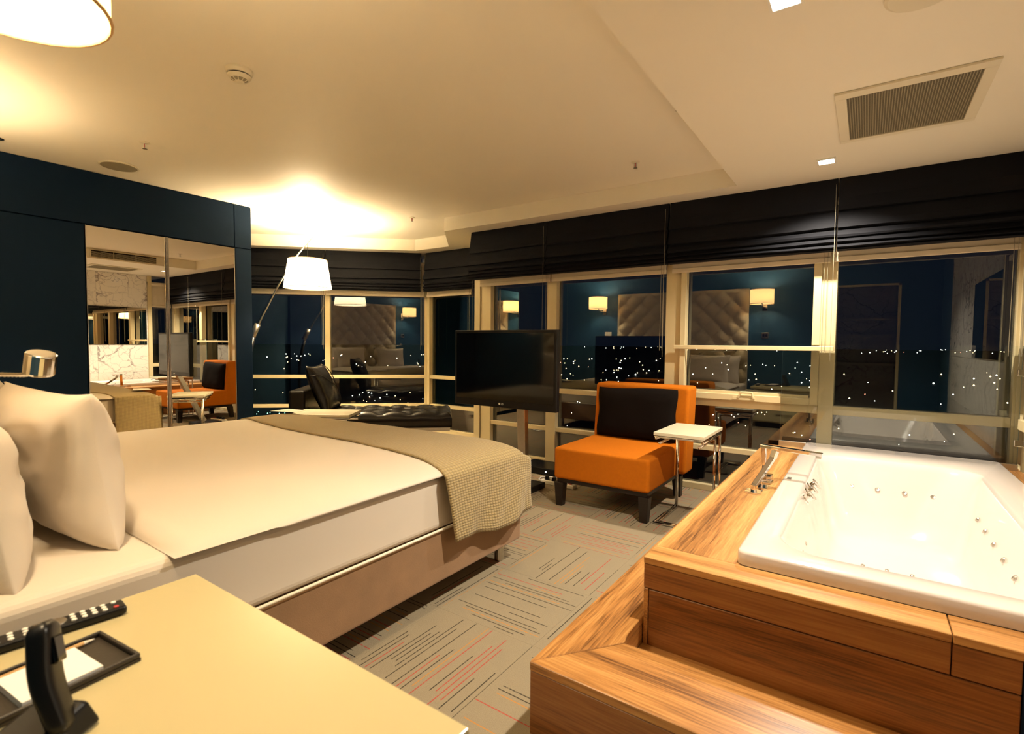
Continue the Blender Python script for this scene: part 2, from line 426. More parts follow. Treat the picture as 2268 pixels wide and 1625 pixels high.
wr = sempty('wall_right')
ys = [.9, 1.65, 2.4, 3.15, 3.9]; zs = [0, .62, 1.10, 1.78, ZS-.002]
for a in range(4):
    for b in range(4):
        box('marble_slab', 'marble', wr, XR, XR+.03, ys[a]+.001, ys[a+1]-.001, zs[b]+.001, zs[b+1]-.001, bevel=.001, seg=1)
box('wall_core', 'teal', wr, XR+.03, XR+.1, YB-.1, 3.9, 0, ZS-.001)
box('wall_panel', 'teal', wr, XR, XR+.03, YB-.1, .9, 0, ZS-.001)
struct(box('wall_left', 'teal', None, XL-.72, XL-.62, YB-.1, 2.62, 0, ZC-.001))
struct(box('wall_alcove', 'teal', None, DL.x-.3, XL-.62, 2.55, 2.65, 0, ZC-.001))

# ------------------------------------------------------------------ windows
def frame_T(P, D, Nn):
    return lambda c: (P[0]+D[0]*c.x+Nn[0]*c.y, P[1]+D[1]*c.x+Nn[1]*c.y, c.z)   # local: s, o (towards room), z
def wbox(name, mat, par, T, s0, s1, o0, o1, z0, z1, **kw):
    mb = MB(); mb.T = T; mb.box(s0, s1, o0, o1, z0, z1); return mb.build(name, mat, par, **kw)
def window(n, T, s0, s1, rails, post_l=None, post_r=None, ztop=ZS, zbot=.0):
    wd = sempty('window_%d' % n)
    zz = sorted([zbot] + [r[0] for r in rails] + [r[1] for r in rails] + [ztop])
    for pl in (post_l, post_r):
        if pl: wbox('post', 'cream', wd, T, pl[0], pl[1], -.03, .06, 0, ZS-.002, bevel=.002, seg=1)
    for a, b in rails: wbox('rail', 'cream', wd, T, s0, s1, -.02, .05, a, b, bevel=.002, seg=1)
    zs_ = [zbot]
    for a, b in rails: zs_ += [a, b]
    zs_.append(ztop)
    for k in range(0, len(zs_)-1, 2):
        if zs_[k+1]-zs_[k] > .03:
            wbox('pane', 'glass', wd, T, s0, s1, -.006, .0, zs_[k], zs_[k+1]-.001)
    return wd
Td = frame_T(Q, DD, DN)
R3 = [(.0, .05), (.335, .375), (.715, .76)]
window(1, Td, S_LEFT, -.03, R3, post_r=(-.03, .035))
window(2, Td, .035, S_CORN-.06, R3, post_r=(S_CORN-.06, S_CORN-.01))
Tg = frame_T((0, YG), (1, 0), (0, -1))
window(3, Tg, DC.x+.06, JA.x-.01, R3, post_l=(DC.x, DC.x+.06))
Tm = frame_T((0, YW), (1, 0), (0, -1))
window(4, Tm, -3.29, -2.60, R3, post_l=(-3.42, -3.29), post_r=(-2.60, -2.49))
window(5, Tm, -2.49, -1.42, R3, post_r=(-1.42, -1.29))
w6 = window(6, Tm, -1.29, -.285, [(.0, .05), (.335, .375), (.705, .765)], post_r=(-.285, -.19))
window(7, Tm, -.19, .745, [(.30, .44), (.705, .768)], post_r=(.745, .80))
# opening sash of window 6: nested frame, guard rail and handle
for a, b in ((-1.29, -1.245), (-.335, -.285)): wbox('sash_stile', 'cream', w6, Tm, a, b, .01, .085, .765, 1.86, bevel=.003, seg=1)
wbox('sash_rail', 'cream', w6, Tm, -1.245, -.335, .01, .085, .765, .815, bevel=.003, seg=1)
wbox('sash_bead', 'cream', w6, Tm, -1.235, -.345, .02, .065, .815, .835)
wbox('guard_rail', 'cream', w6, Tm, -1.335, -.195, .088, .112, 1.165, 1.198, bevel=.003, seg=1)
hd = MB(); hd.T = Tm
hd.box(-.86, -.70, .086, .10, .775, .795); hd.tube([(-.82, .10, .79), (-.80, .105, .835), (-.72, .105, .835), (-.71, .105, .79)], .010, 8)
hd.build('window_handle', 'cream', w6)
# 45 degree jog between the two glazing planes
jd = (JB-JA); Lj = jd.length; jd = jd/Lj; jn = Vector((jd.y, -jd.x))
if jn.dot(Vector((-4.6, 3.5))-JA) < 0: jn = -jn
Tj = frame_T(JA, jd, jn)
wj = sempty('wall_jog')
wbox('column_panel', 'cream', wj, Tj, -.02, Lj-.0, -.05, .02, 0, ZS-.002)
wbox('column_nose', 'cream', wj, Tm, -3.50, -3.425, -.02, .075, 0, ZS-.002, bevel=.003)
# narrow window in the right wall near the corner
Tr = frame_T((XR+.02, 0), (0, 1), (-1, 0))
window(8, Tr, 3.96, 4.32, [(.30, .44), (.705, .768)], post_l=(3.90, 3.96), post_r=(4.32, 4.40))

# ------------------------------------------------------------------ roller blinds (cream) and roman blinds (black)
def roller(T, s0, s1, label, o=.10):
    t = thing('roller_blind', label, 'blind', (0, 0, 0), 0, 'cream roller blinds under the black blinds')
    wbox('shade_cloth', 'roller', t, T, s0, s1, o, o+.004, 1.83, 2.20)
    wbox('bottom_bar', 'roller', t, T, s0, s1, o-.008, o+.014, 1.795, 1.83, bevel=.003)
    mb = MB(); mb.T = T; mb.tube([(s0, o, 2.22), (s1, o, 2.22)], .03, 10); mb.build('tube', 'roller', t)
    mb = MB(); mb.T = T
    mb.tube([(s1-.015, o+.03, 2.2), (s1-.015, o+.03, 1.15)], .0015, 5); mb.build('bead_chain', 'perf', t)
    mb = MB(); mb.T = T; mb.tube([(s1-.035, o+.03, 2.2), (s1-.035, o+.03, 1.15)], .0015, 5); mb.build('bead_chain', 'perf', t)
    return t
def roman(T, s0, s1, label, o=.17, seed=0, mat='blind'):
    t = thing('roman_blind', label, 'blind', (0, 0, 0), 0, 'black roman blinds')
    H = ZS-1.862
    pr = [(.0, 0), (.004, .06), (.012, .14), (.024, .20), (.026, .222), (.008, .228), (.014, .25), (.034, .31), (.040, .345), (.018, .352),
          (.026, .37), (.044, .395), (.040, .41), (.022, .414), (.034, .432), (.046, .446), (.024, .452), (.036, .466), (.046, .478), (.026, .484), (.034, .494), (.030, H), (-.02, H), (-.02, .0)]
    pr = [(a, min(b, H)) for a, b in pr]
    n = max(10, int((s1-s0)/.05)); k = len(pr)
    mb = MB(); mb.T = T; rings = []
    for i in range(n+1):
        s = s0 + (s1-s0)*i/n; ring = []
        for j, (a, b) in enumerate(pr):
            am = .010*fbm(s*2.3+seed*7, b*5, seed) if 1 < j < k-2 else 0
            zz = .012*fbm(s*1.7+seed*3, j*.4, 3+seed) if 3 < j < k-3 else 0
            ring.append(mb.p(s, o+a*1.25+(am+.004 if a > 0 else 0), ZS-.001-b+zz*.8))
        rings.append(ring)
    for i in range(n):
        for j in range(k): mb.f.append([rings[i][j], rings[i][(j+1) % k], rings[i+1][(j+1) % k], rings[i+1][j]])
    mb.f.append(rings[0]); mb.f.append(rings[-1][::-1])
    mb.build('blind_fabric', mat, t, smooth=False)
    mb = MB(); mb.T = T; mb.tube([(s1-.005, o+.07, 2.3), (s1-.005, o+.075, 1.1)], .0012, 5); mb.build('pull_cord', 'perf', t)
    return t
roller(Td, S_LEFT, -.012, 'cream roller blind beside the wardrobe end, lowered a little')
roller(Td, .0, S_CORN-.06, 'cream roller blind above the black chaise, right of the lamp shade')
roller(Tg, DC.x+.06, JA.x-.03, 'short cream roller blind in the recessed window left of the television')
roller(Tm, -3.40, -2.535, 'cream roller blind directly above the television')
roller(Tm, -2.52, -1.41, 'cream roller blind above the window behind the orange chair')
roller(Tm, -1.36, -.235, 'cream roller blind above the opening sash with the guard rail')
roller(Tm, -.215, .74, 'cream roller blind above the bathtub, far right of the long wall')
roller(Tr, 3.90, 4.28, 'cream roller blind stub at the right edge above the tub corner', o=.03)
roman(Td, S_LEFT, .0, 'black roman blind behind the arc lamp shade, next to the wardrobe', seed=1)
roman(Td, .012, S_CORN-.10, 'black roman blind in the angled bay, right of the lamp shade', seed=2)
roman(Tg, DC.x+.10, JA.x+.10, 'short black roman blind in the recess left of the television', seed=3)
roman(Tm, -3.47, -2.535, 'black roman blind above the television', seed=4)
roman(Tm, -2.53, -1.378, 'black roman blind above the window behind the orange chair', seed=5)
roman(Tm, -1.365, -.205, 'black roman blind above the opening sash with the guard rail', seed=6)
roman(Tm, -.195, .74, 'black roman blind above the bathtub at the right end', seed=7)

# ------------------------------------------------------------------ city outside
ground = struct(box('ground', 'dark', None, -9000, 9000, 120, 14000, -61, -60))
cm = []
for nm, c, s_ in (('city_white', (1, .93, .8), 9), ('city_amber', (1, .68, .32), 8), ('city_red', (1, .25, .15), 6), ('city_green', (.3, 1, .7), 5)):
    cm.append(emis(nm, c, s_, False))
mb = MB(); mids = []
def citylight(px, py, rpx, mi):
    d = (rt*((px-1134)/F_PX) - up*((py-812.5)/F_PX) + fw)
    if d.z > -.002: d.z = -.002
    t = (-58-CAM.z)/d.z; c = CAM + d*t
    r = rpx*.72/F_PX*t
    a = [mb.p(*(c+Vector(v)*r)) for v in ((1, 0, 0), (-1, 0, 0), (0, 1, 0), (0, -1, 0), (0, 0, 1), (0, 0, -1))]
    for q in ((0, 2, 4), (2, 1, 4), (1, 3, 4), (3, 0, 4), (2, 0, 5), (1, 2, 5), (3, 1, 5), (0, 3, 5)):
        mb.f.append([a[k] for k in q]); mids.append(mi)
rg = random.Random(11)
for (x0, x1, y0, y1, n, r_) in ((562, 722, 782, 802, 26, 1.7), (562, 722, 815, 823, 4, 2.0), (562, 640, 860, 893, 4, 2.0), (735, 945, 785, 812, 26, 1.6),
        (740, 945, 868, 892, 30, 1.6), (562, 640, 909, 917, 14, 1.6), (955, 1008, 785, 835, 16, 1.6), (1238, 1480, 792, 845, 75, 1.7), (1290, 1480, 768, 773, 20, 1.2),
        (1515, 1830, 771, 777, 20, 1.2), (1515, 1820, 800, 862, 45, 1.8), (1860, 2255, 774, 784, 45, 1.4), (1860, 2255, 820, 905, 34, 2.2),
        (1540, 1700, 912, 945, 22, 1.7), (1240, 1320, 880, 945, 6, 1.6), (1730, 2230, 945, 985, 14, 2.0), (-400, 562, 785, 900, 40, 1.7), (2300, 2700, 780, 900, 20, 1.8)):
    for k in range(int(n*.62+.5)):
        citylight(rg.uniform(x0, x1), y0+(y1-y0)*rg.random()**1.3, r_*rg.uniform(.5, 1.1), (3 if y0 == 909 else rg.choice((0, 0, 0, 1, 1, 1, 1, 2) if rg.random() < .5 else (0, 1))))
cl = mb.build('city_lights', None, None, recalc=False)
for q_ in cm: cl.data.materials.append(q_)
for pl_, mi in zip(cl.data.polygons, mids): pl_.material_index = mi
cl['kind'] = 'stuff'; tag(cl, 'scattered distant city lights in the dark beyond the windows', 'city lights')

# ------------------------------------------------------------------ wardrobe (left wall)
wd = thing('wardrobe', 'navy built-in wardrobe wall with two tall mirror doors', 'wardrobe', (XL, 1.3, 0))
box('carcass', 'navy', wd, XL-.61, XL-.022, YB, 2.70, 0, ZC-.002)
box('bulkhead_panel', 'navy', wd, XL-.02, XL, YB+.002, 2.535, 2.092, ZC-.003, bevel=.002)
box('bulkhead_panel', 'navy', wd, XL-.02, XL, 2.543, 2.70, 2.092, ZC-.003, bevel=.002)
box('end_panel', 'navy', wd, XL-.02, XL, 2.545, 2.70, 0, 2.084, bevel=.002)
for a, b in ((YB+.002, .68), (.684, 1.392)): box('plain_door', 'navy', wd, XL-.02, XL, a, b, .06, 2.084, bevel=.002)
for a, b in ((1.40, 1.948), (1.972, 2.54)):
    d = box('mirror_door', 'mirror', wd, XL-.018, XL-.002, a, b, .06, 2.082, bevel=.001, seg=1)
    for y in (a, b-.004): box('edge_trim', 'steel', d, XL-.018, XL+.001, y, y+.004, .06, 2.082)
box('centre_strip', 'steel', wd, XL-.018, XL+.004, 1.951, 1.958, .06, 2.084)
box('centre_strip', 'steel', wd, XL-.018, XL+.004, 1.962, 1.969, .06, 2.084)

# ------------------------------------------------------------------ bed
BX0, BX1, BY0, BY1 = -3.76, -1.545, .09, 2.33
bed = thing('bed', 'wide double bed with brown suede base and white mattress', 'bed', ((BX0+BX1)/2, 1.2, 0))
box('bed_base', 'suede', bed, BX0, BX1, BY0, BY1, .12, .352, bevel=.012, seg=3)
for x in (BX0+.12, BX1-.09):
    for y in (BY0+.15, BY1-.08):
        MB().lathe((x, y, 0), [(.020, 0), (.026, .01), (.028, .13)], 16).build('leg', 'steel', bed, smooth=False)
mt_ = box('mattress', 'sheet', bed, BX0+.004, BX1-.004, BY0, BY1-.004, .355, .605, bevel=.035, seg=5)
for z in (.362, ):
    pth = []
    e = .006
    mb = MB(); rr = .006
    pts = [(BX0-e, BY0, z), (BX0-e, BY1-.03, z), (BX0+.03, BY1+e, z), (BX1-.03, BY1+e, z), (BX1+e, BY1-.03, z), (BX1+e, BY0, z)]
    mb.tube(pts, rr, 8); mb.build('piping', 'piping', mt_, smooth=True)

# duvet
DX0, DX1, DY0, DY1 = BX0-.012, BX1+.022, .60, BY1+.015
half = (DX1-DX0)/2; dcx = (DX0+DX1)/2
def duvet_z(x, y, lift=0):
    a = max(0., 1-(half-abs(x-dcx))/.26); b = max(0., 1-(DY1-y)/.16); c = max(0., 1-(y-DY0)/.07)
    sag = .010*math.sin((x+1.2)*2.2)*math.sin(y*2.0+.6)
    t = .650+sag+lift
    t -= .046*(1-math.sqrt(max(0, 1-a**2.2))) + .085*(1-math.sqrt(max(0, 1-b**2.2))) + .038*(1-math.sqrt(max(0, 1-c**2)))
    return max(t, .607 if y < DY0+.3 else .5)
def tucked(u, lo, hi, k=1.5):      # denser sampling at both ends
    v = 2*u-1; return lo+(hi-lo)*(.5+.5*(math.sin(v*PI/2)))
mb = MB()
ids = mb.grid(lambda u, v: (lambda x, y: (x, y, duvet_z(x, y)))(tucked(u, DX0, DX1), tucked(v, DY0, DY1)), 56, 56)
bot = [[mb.p(min(max(mb.v[i].x, BX0-.004), BX1+.006), min(mb.v[i].y, BY1), .602) if True else 0 for i in row] for row in (ids[0], ids[-1])]
for row, ed in ((bot[0], ids[0]), (bot[1], ids[-1])):
    for j in range(56): mb.f.append([ed[j], ed[j+1], row[j+1], row[j]])
f0 = [r_[-1] for r_ in ids]; fb = [mb.p(mb.v[i].x, BY1+.006, .50) for i in f0]
h0 = [r_[0] for r_ in ids]; hb = [mb.p(mb.v[i].x, DY0+.02, .604) for i in h0]
for i in range(56):
    mb.f.append([f0[i], f0[i+1], fb[i+1], fb[i]]); mb.f.append([h0[i], h0[i+1], hb[i+1], hb[i]])
dv = mb.build('duvet', 'duvet', None, smooth=True)
tag(dv, 'smooth white duvet lying on the bed, folded at the pillows', 'duvet')

# throw
TX1, TX0 = DX1+.012, DX0-.012
def throw_pt(u, v):
    # u across the bed: near hem -> top -> far hem; v along bed
    Ld, Lt = .33, TX1-TX0
    Lf = .42
    tot = Ld+Lt+Lf; s = u*tot
    f = min(1, max(0, (s-Ld)/Lt))
    y0 = 1.665 + .26*f + .018*math.sin(f*7); y1 = BY1+.022
    if s < Ld: y0 = 1.665+.05*(1-s/Ld)
    y = y0+(y1-y0)*v
    if s < Ld:
        k = 1-s/Ld
        hem = .292 + .018*math.sin(v*6.5+1.0) - .012*v
        z = hem + (.615-hem)*(1-k); x = TX1+.012+.018*k*(1+.6*math.sin(v*9+k*2)) + .006*math.sin(v*21+k*5)*k
        b = max(0., 1-(DY1-y)/.16)
        z2 = z - .04*(1-math.sqrt(max(0, 1-b**2.2)))*(1-k)
        return (x, y, z2)
    if s > Ld+Lt:
        k = (s-Ld-Lt)/Lf
        return (TX0-.012-.015*k*(1+.6*math.sin(v*8)), y, .615-.40*k)
    x = TX1-(s-Ld)
    z = duvet_z(min(max(x, DX0), DX1), min(y, DY1), .009)
    ed = max(0, 1-min(x-TX0, TX1-x)/.05); z = max(z, .617) if v < .9 else z
    return (x+.012*ed*(1 if x > dcx else -1), y, z+.004*fbm(x*6, y*6)+.002)
mb = MB(); mb.grid(throw_pt, 150, 40, uvfn=lambda u, v: (u*2.9, v*.7))
th = mb.build('bed_throw', 'throw', None, smooth=True, solid=.010)
tag(th, 'beige waffle-weave throw draped across the foot of the bed', 'throw')

# card on the throw
mb = MB(); mb.hexa([(-3.70, 2.13, .668), (-3.49, 2.20, .668), (-3.54, 2.32, .667), (-3.72, 2.29, .667), (-3.70, 2.13, .6695), (-3.49, 2.20, .6695), (-3.54, 2.32, .6685), (-3.72, 2.29, .6685)])
tag(mb.build('card', 'paper', None), 'white paper card lying on the far corner of the throw', 'card')

# pillows
def pillow(loc, rot, w_, h_, t_, label, seed):
    def fn(sgn):
        def f(u, v):
            a, b = 2*u-1, 2*v-1
            k = max(0, (1-abs(a)**3.2)*(1-abs(b)**3.2))**.55
            x = w_/2*a*(1-.075*(1-b*b)*abs(a)); y = h_/2*b*(1-.075*(1-a*a)*abs(b))
            wr_ = .012*fbm(a*2.2+seed, b*2.6, seed)*k + .004*fbm(a*7+seed, b*7, 2)*k
            return (x, y, sgn*(t_/2*k+.003) + wr_ + .004*fbm(a*3, b*3, seed+5))
        return f
    mb = MB(); A = mb.grid(fn(1), 30, 26); B = mb.grid(fn(-1), 30, 26)
    bd = lambda G: [r_[0] for r_ in G] + G[-1][1:] + [r_[-1] for r_ in G[::-1]][1:] + G[0][::-1][1:-1]
    a, b = bd(A), bd(B)
    for i in range(len(a)): mb.f.append([a[i], a[(i+1) % len(a)], b[(i+1) % len(a)], b[i]])
    o = mb.build('pillow', 'linen', None, smooth=True); o.location = loc; o.rotation_euler = rot
    return tag(o, label, 'pillow', 'white bed pillows')
# local x -> across the bed, local y -> up, local z -> towards the foot
pillow((-2.06, .49, .824), (math.radians(97), 0, math.radians(3)), .70, .46, .20, 'white pillow standing second from the headboard, right side of the bed', 1)
pillow((-1.955, .280, .815), (math.radians(99), 0, math.radians(-2)), .70, .46, .17, 'white pillow against the headboard nearest the camera, at the left edge', 2)
pillow((-3.12, .485, .84), (math.radians(97), 0, math.radians(-3)), .72, .48, .20, 'white pillow on the wardrobe side of the bed, in front of its pair', 3)
pillow((-3.16, .265, .84), (math.radians(99), 0, math.radians(2)), .72, .48, .17, 'white pillow on the wardrobe side, against the headboard', 4)

# headboard (tufted)
HX0, HX1, HZ0, HZ1 = -3.76, -1.56, .25, 2.10
hb_ = thing('headboard', 'tall taupe headboard with deep diamond button tufting', 'headboard', ((HX0+HX1)/2, YB+.04, HZ0))
PXs, PZs = .30, .31
def tuft(u, v):
    x = HX0+(HX1-HX0)*u; z = HZ0+(HZ1-HZ0)*v
    a = 2*(x-HX0)/PXs+2*(z-HZ1)/PZs; b = 2*(x-HX0)/PXs-2*(z-HZ1)/PZs
    h = (abs(math.sin(PI*a/2))*abs(math.sin(PI*b/2)))**.62
    dn = min(math.hypot((((x-HX0)/PXs+.5+.5*o_) % 1-.5)*PXs, (((HZ1-z)/PZs+.5+.5*o_) % 1-.5)*PZs) for o_ in (0, 1))
    h *= .35+.65*min(1, dn/.05)
    ed = min(1, min(u*(HX1-HX0), (1-u)*(HX1-HX0), v*(HZ1-HZ0)+.05, (1-v)*(HZ1-HZ0))/.05)
    return (x, YB+.045+.070*h*ed, z)
mb = MB(); mb.grid(tuft, 132, 110); mb.build('tufted_panel', 'headboard', hb_, smooth=True)
box('back_board', 'headboard', hb_, HX0, HX1, YB+.002, YB+.046, HZ0, HZ1)
btn = None
for i in range(0, 12):
    for j in range(0, 8):
        for of in (0, 1):
            x = HX0+PXs*(i+.5*of); z = HZ1-PZs*(j+.5*of)
            # lattice nodes of the two crease families
            if not (HX0+.06 < x < HX1-.06 and .75 < z < HZ1-.06): continue
            if btn is None:
                btn = MB().lathe((0, 0, 0), [(.012, -.004), (.013, .002), (.007, .007)], 8, axis='y').build('button', 'headboard', hb_, rel=False, smooth=True); o = btn
            else:
                o = bpy.data.objects.new('button', btn.data); COL.objects.link(o); o.parent = hb_
            o.location = Vector((x, YB+.050, z)) - hb_.location

# wall sconces
def sconce(cx, label):
    t = thing('wall_sconce', label, 'wall lamp', (cx, YB, 1.75), 0, 'sconces beside the headboard')
    box('back_plate', 'chrome', t, cx-.035, cx+.035, YB, YB+.012, 1.74, 1.92, bevel=.002)
    MB().tube([(cx, YB+.01, 1.80), (cx, .20, 1.80), (cx, .24, 1.84), (cx, .24, 1.94)], .009, 8).build('arm', 'chrome', t, smooth=True)
    mb = MB(); mb.grid(lambda u, v: (cx+.165*math.cos(2*PI*u), .255+.165*math.sin(2*PI*u), 1.835+.215*v), 36, 2, closeu=True)
    sh = mb.build('lamp_shade', 'shade_sconce', t, smooth=True, solid=.003)
    mb = MB()
    for z in (1.832, 2.047):
        mb = MB(); mb.tube([(cx+.166*math.cos(2*PI*k/36), .255+.166*math.sin(2*PI*k/36), z) for k in range(37)], .004, 6); mb.build('shade_rim', 'pencil', sh)
    MB().lathe((cx, .24, 1.93), [(.012, 0), (.03, .03), (.032, .06), (.018, .09)], 12).build('bulb', 'bulb', t, smooth=True)
    light('sconce_light', 'POINT', (0, .285, .225), E_SCONCE, WARM, t, .05)
    return t
sconce(-1.335, 'drum-shaded wall lamp above the bedside table, at the top left corner')
sconce(-4.04, 'drum-shaded wall lamp on the wardrobe side of the headboard, seen reflected')

# reading lamp on the headboard
rl = thing('reading_lamp', 'chrome gooseneck reading lamp reaching out from the headboard', 'reading lamp', (-2.25, .08, 1.05))
MB().lathe((-2.25, .08, 1.05), [(.03, 0), (.03, .02), (.012, .03)], 16, axis='y').build('mount', 'chrome', rl, smooth=False)
path = [(-2.25, .10, 1.05), (-2.24, .17, 1.06), (-2.16, .27, 1.088), (-2.04, .335, 1.098), (-1.92, .36, 1.102), (-1.80, .372, 1.106), (-1.72, .375, 1.118), (-1.69, .373, 1.14)]
dense = []
for k in range(len(path)-1):
    for j in range(10): dense.append(Vector(path[k]).lerp(Vector(path[k+1]), j/10))
dense.append(Vector(path[-1]))
sm_ = [dense[max(0, i-4):i+5] for i in range(len(dense))]; dense = [sum(q_, Vector())/len(q_) for q_ in sm_]
MB().tube(dense, [.0078 if i % 2 else .0064 for i in range(len(dense))], 10).build('gooseneck', 'chrome', rl, smooth=True)
mb = MB(); ax = Vector((.32, .05, 1)).normalized()
sx = ax.cross(Vector((0, 1, 0))).normalized(); sy = ax.cross(sx)
c0 = Vector((-1.688, .372, 1.112))
mb.T = lambda c: c0+sx*c.x+sy*c.y+ax*c.z
mb.lathe((0, 0, 0), [(.021, 0), (.030, .001), (.031, .006), (.031, .052), (.028, .055), (.001, .055)], 24); mb.build('lamp_head', 'chrome', rl, smooth=False, bevel=.001)
# ------------------------------------------------------------------ bedside table and what lies on it
DZ = .60
nt_ = thing('bedside_table', 'cream bedside table with a broad glossy top in the foreground', 'table', (-.95, .3, 0))
box('table_top', 'white_lam', nt_, -1.40, -.49, YB+.005, .60, DZ-.035, DZ, bevel=.003)
box('cabinet', 'white_lam', nt_, -1.36, -.53, YB+.01, .555, .08, DZ-.037)
for z0, z1 in ((.10, .32), (.33, .55)):
    d = box('drawer', 'white_lam', nt_, -1.355, -.535, .556, .575, z0, z1, bevel=.002)
    MB().tube([(-1.05, .585, (z0+z1)/2), (-.85, .585, (z0+z1)/2)], .006, 8).build('handle', 'chrome', d)
box('plinth', 'darkwood', nt_, -1.33, -.56, .02, .52, 0, .08)
# remote control
def rot2(cx, cy, a):
    c, s_ = math.cos(a), math.sin(a)
    return lambda p: (cx+p.x*c-p.y*s_, cy+p.x*s_+p.y*c, p.z)
RT = rot2(-1.345, .295, math.radians(84))
rm = thing('remote_control', 'long black remote control with rows of small buttons', 'remote control', (-1.345, .295, DZ))
mb = MB(); mb.T = RT; mb.box(-.145, .13, -.024, .024, DZ+.002, DZ+.020); mb.build('body', 'black_plastic', rm, bevel=.006, seg=3)
bt = None
rows = [.112, .093, .076, .059, .042, -.012, -.030, -.052, -.072, -.090]
for i, x in enumerate(rows):
    for y in (-.013, 0, .013):
        if i == 0 and y == 0: continue
        mb = MB(); mb.T = RT; mb.lathe((x, y, DZ+.0195), [(.0052, 0), (.0050, .0025), (.003, .0035)], 8)
        mb.build('button', 'red' if (i == 0 and y < 0) else 'white_plastic', rm)
mb = MB(); mb.T = RT; mb.lathe((.016, 0, DZ+.0195), [(.017, 0), (.016, .003), (.008, .0035)], 20); mb.build('navigation_ring', 'steel', rm)
# leather tray with pads and pencil
TT = rot2(-1.16, .245, math.radians(96))
ty = thing('desk_tray', 'dark brown leather tray on the bedside table', 'tray', (-1.16, .245, DZ))
mb = MB(); mb.T = TT; mb.box(-.21, .12, -.077, .077, DZ+.001, DZ+.006); mb.build('tray_base', 'tray', ty)
for a in ((-.21, .12, -.077, -.070), (-.21, .12, .070, .077), (-.21, -.203, -.07, .07), (.113, .12, -.07, .07)):
    mb = MB(); mb.T = TT; mb.box(*a, DZ+.006, DZ+.016); mb.build('tray_rim', 'tray', ty, bevel=.003)
def pad(x0, x1, y0, y1, label):
    t = thing('notepad', label, 'notepad', (-1.16, .245, DZ+.006), 0, 'white notepads in the tray')
    for k in range(2):
        mb = MB(); mb.T = TT; mb.box(x0, x1, y0, y1, DZ+.0065+.006*k, DZ+.0122+.006*k); mb.build('sheets' if k == 0 else 'cover_sheet', 'paper', t)
pad(-.045, .065, -.066, .045, 'white notepad in the leather tray beside the pencil')
pad(-.19, -.085, -.060, .052, 'white notepad in the leather tray, left of the telephone')
pc = thing('pencil', 'sharpened wooden pencil lying in the leather tray', 'pencil', (-1.16, .245, DZ+.006))
mb = MB(); mb.T = TT; mb.tube([(-.07, .060, DZ+.0105), (.085, .060, DZ+.0105)], .004, 6); mb.build('shaft', 'pencil', pc)
mb = MB(); mb.T = TT; mb.tube([(.085, .060, DZ+.0105), (.103, .060, DZ+.0105)], [.004, .0008], 6); mb.build('tip', 'piping', pc)
# telephone
ph = thing('telephone', 'black cordless telephone standing in its charging cradle', 'telephone', (-.985, .20, DZ))
TP = rot2(-.985, .205, math.radians(30))
mb = MB(); mb.T = TP; mb.hexa([(-.05, -.055, DZ+.001), (.05, -.055, DZ+.001), (.05, .055, DZ+.001), (-.05, .055, DZ+.001), (-.04, -.045, DZ+.035), (.04, -.045, DZ+.035), (.04, .04, DZ+.045), (-.04, .04, DZ+.045)]); mb.build('cradle', 'black_plastic', ph, bevel=.008, seg=3)
mb = MB()
hax = Vector((-.42, -.05, 1)).normalized(); hx = Vector((.55, .83, 0)); hx = (hx-hax*hx.dot(hax)).normalized(); hy = hax.cross(hx)
hc = Vector((-.955, .222, DZ+.022))
mb.T = lambda c: hc+hx*c.x+hy*c.y+hax*c.z
def hand(u, v):
    t = 2*PI*u; w__ = .027*(1+.10*math.sin(v*PI)) ; d__ = .0135+.003*v
    k = 1-max(0, (v-.9)/.1)**2*.45-max(0, (.06-v)/.06)**2*.4
    cs, sn = math.cos(t), math.sin(t)
    f = lambda a: math.copysign(abs(a)**.55, a)
    return (d__*f(cs)*k+.006*math.cos(v*PI*2)*.6, w__*f(sn)*k, .16*v)
I = mb.grid(hand, 28, 22, closeu=True)
mb.f.append([r_[0] for r_ in I][::-1]); mb.f.append([r_[-1] for r_ in I])
hs = mb.build('handset', 'black_plastic', ph, smooth=True)
mb = MB(); mb.T = lambda c: hc+hx*c.x+hy*c.y+hax*c.z; mb.box(.012, .0195, -.017, .017, .095, .135); mb.build('display', 'screen', hs, bevel=.003)

# ------------------------------------------------------------------ television on its stand
tv = thing('television', 'large black flat television on a grey leaning pole stand', 'television', (-2.24, 3.1, 0))
TX0_, TX1_, TZ0, TZ1, TY = -2.705, -1.77, .715, 1.297, 3.10
bz = box('bezel', 'black_plastic', tv, TX0_, TX1_, TY, TY+.045, TZ0, TZ1, bevel=.006, seg=3)
box('screen', 'screen', tv, TX0_+.022, TX1_-.022, TY-.002, TY+.002, TZ0+.055, TZ1-.022)
box('back_housing', 'black_plastic', tv, TX0_+.15, TX1_-.15, TY+.045, TY+.09, TZ0+.08, TZ1-.12, bevel=.01)
mb = MB(); mb.lathe((-2.262, TY-.001, TZ0+.028), [(.0075, 0), (.0075, -.001)], 16, axis='y'); mb.build('logo_disc', 'white_plastic', bz)
ft = bpy.data.curves.new('brand_letters', 'FONT'); ft.body = 'LG'; ft.size = .019; ft.extrude = .0004; ft.align_x = 'LEFT'; ft.materials.append(MT['white_plastic'])
fo = bpy.data.objects.new('brand_letters', ft); COL.objects.link(fo)
dg = bpy.context.evaluated_depsgraph_get(); me_ = bpy.data.meshes.new_from_object(fo.evaluated_get(dg)); bpy.data.objects.remove(fo)
fo = bpy.data.objects.new('brand_letters', me_); COL.objects.link(fo); fo.parent = bz; fo.location = Vector((-2.248, TY-.0012, TZ0+.021))-tv.location; fo.rotation_euler = (PI/2, 0, 0)
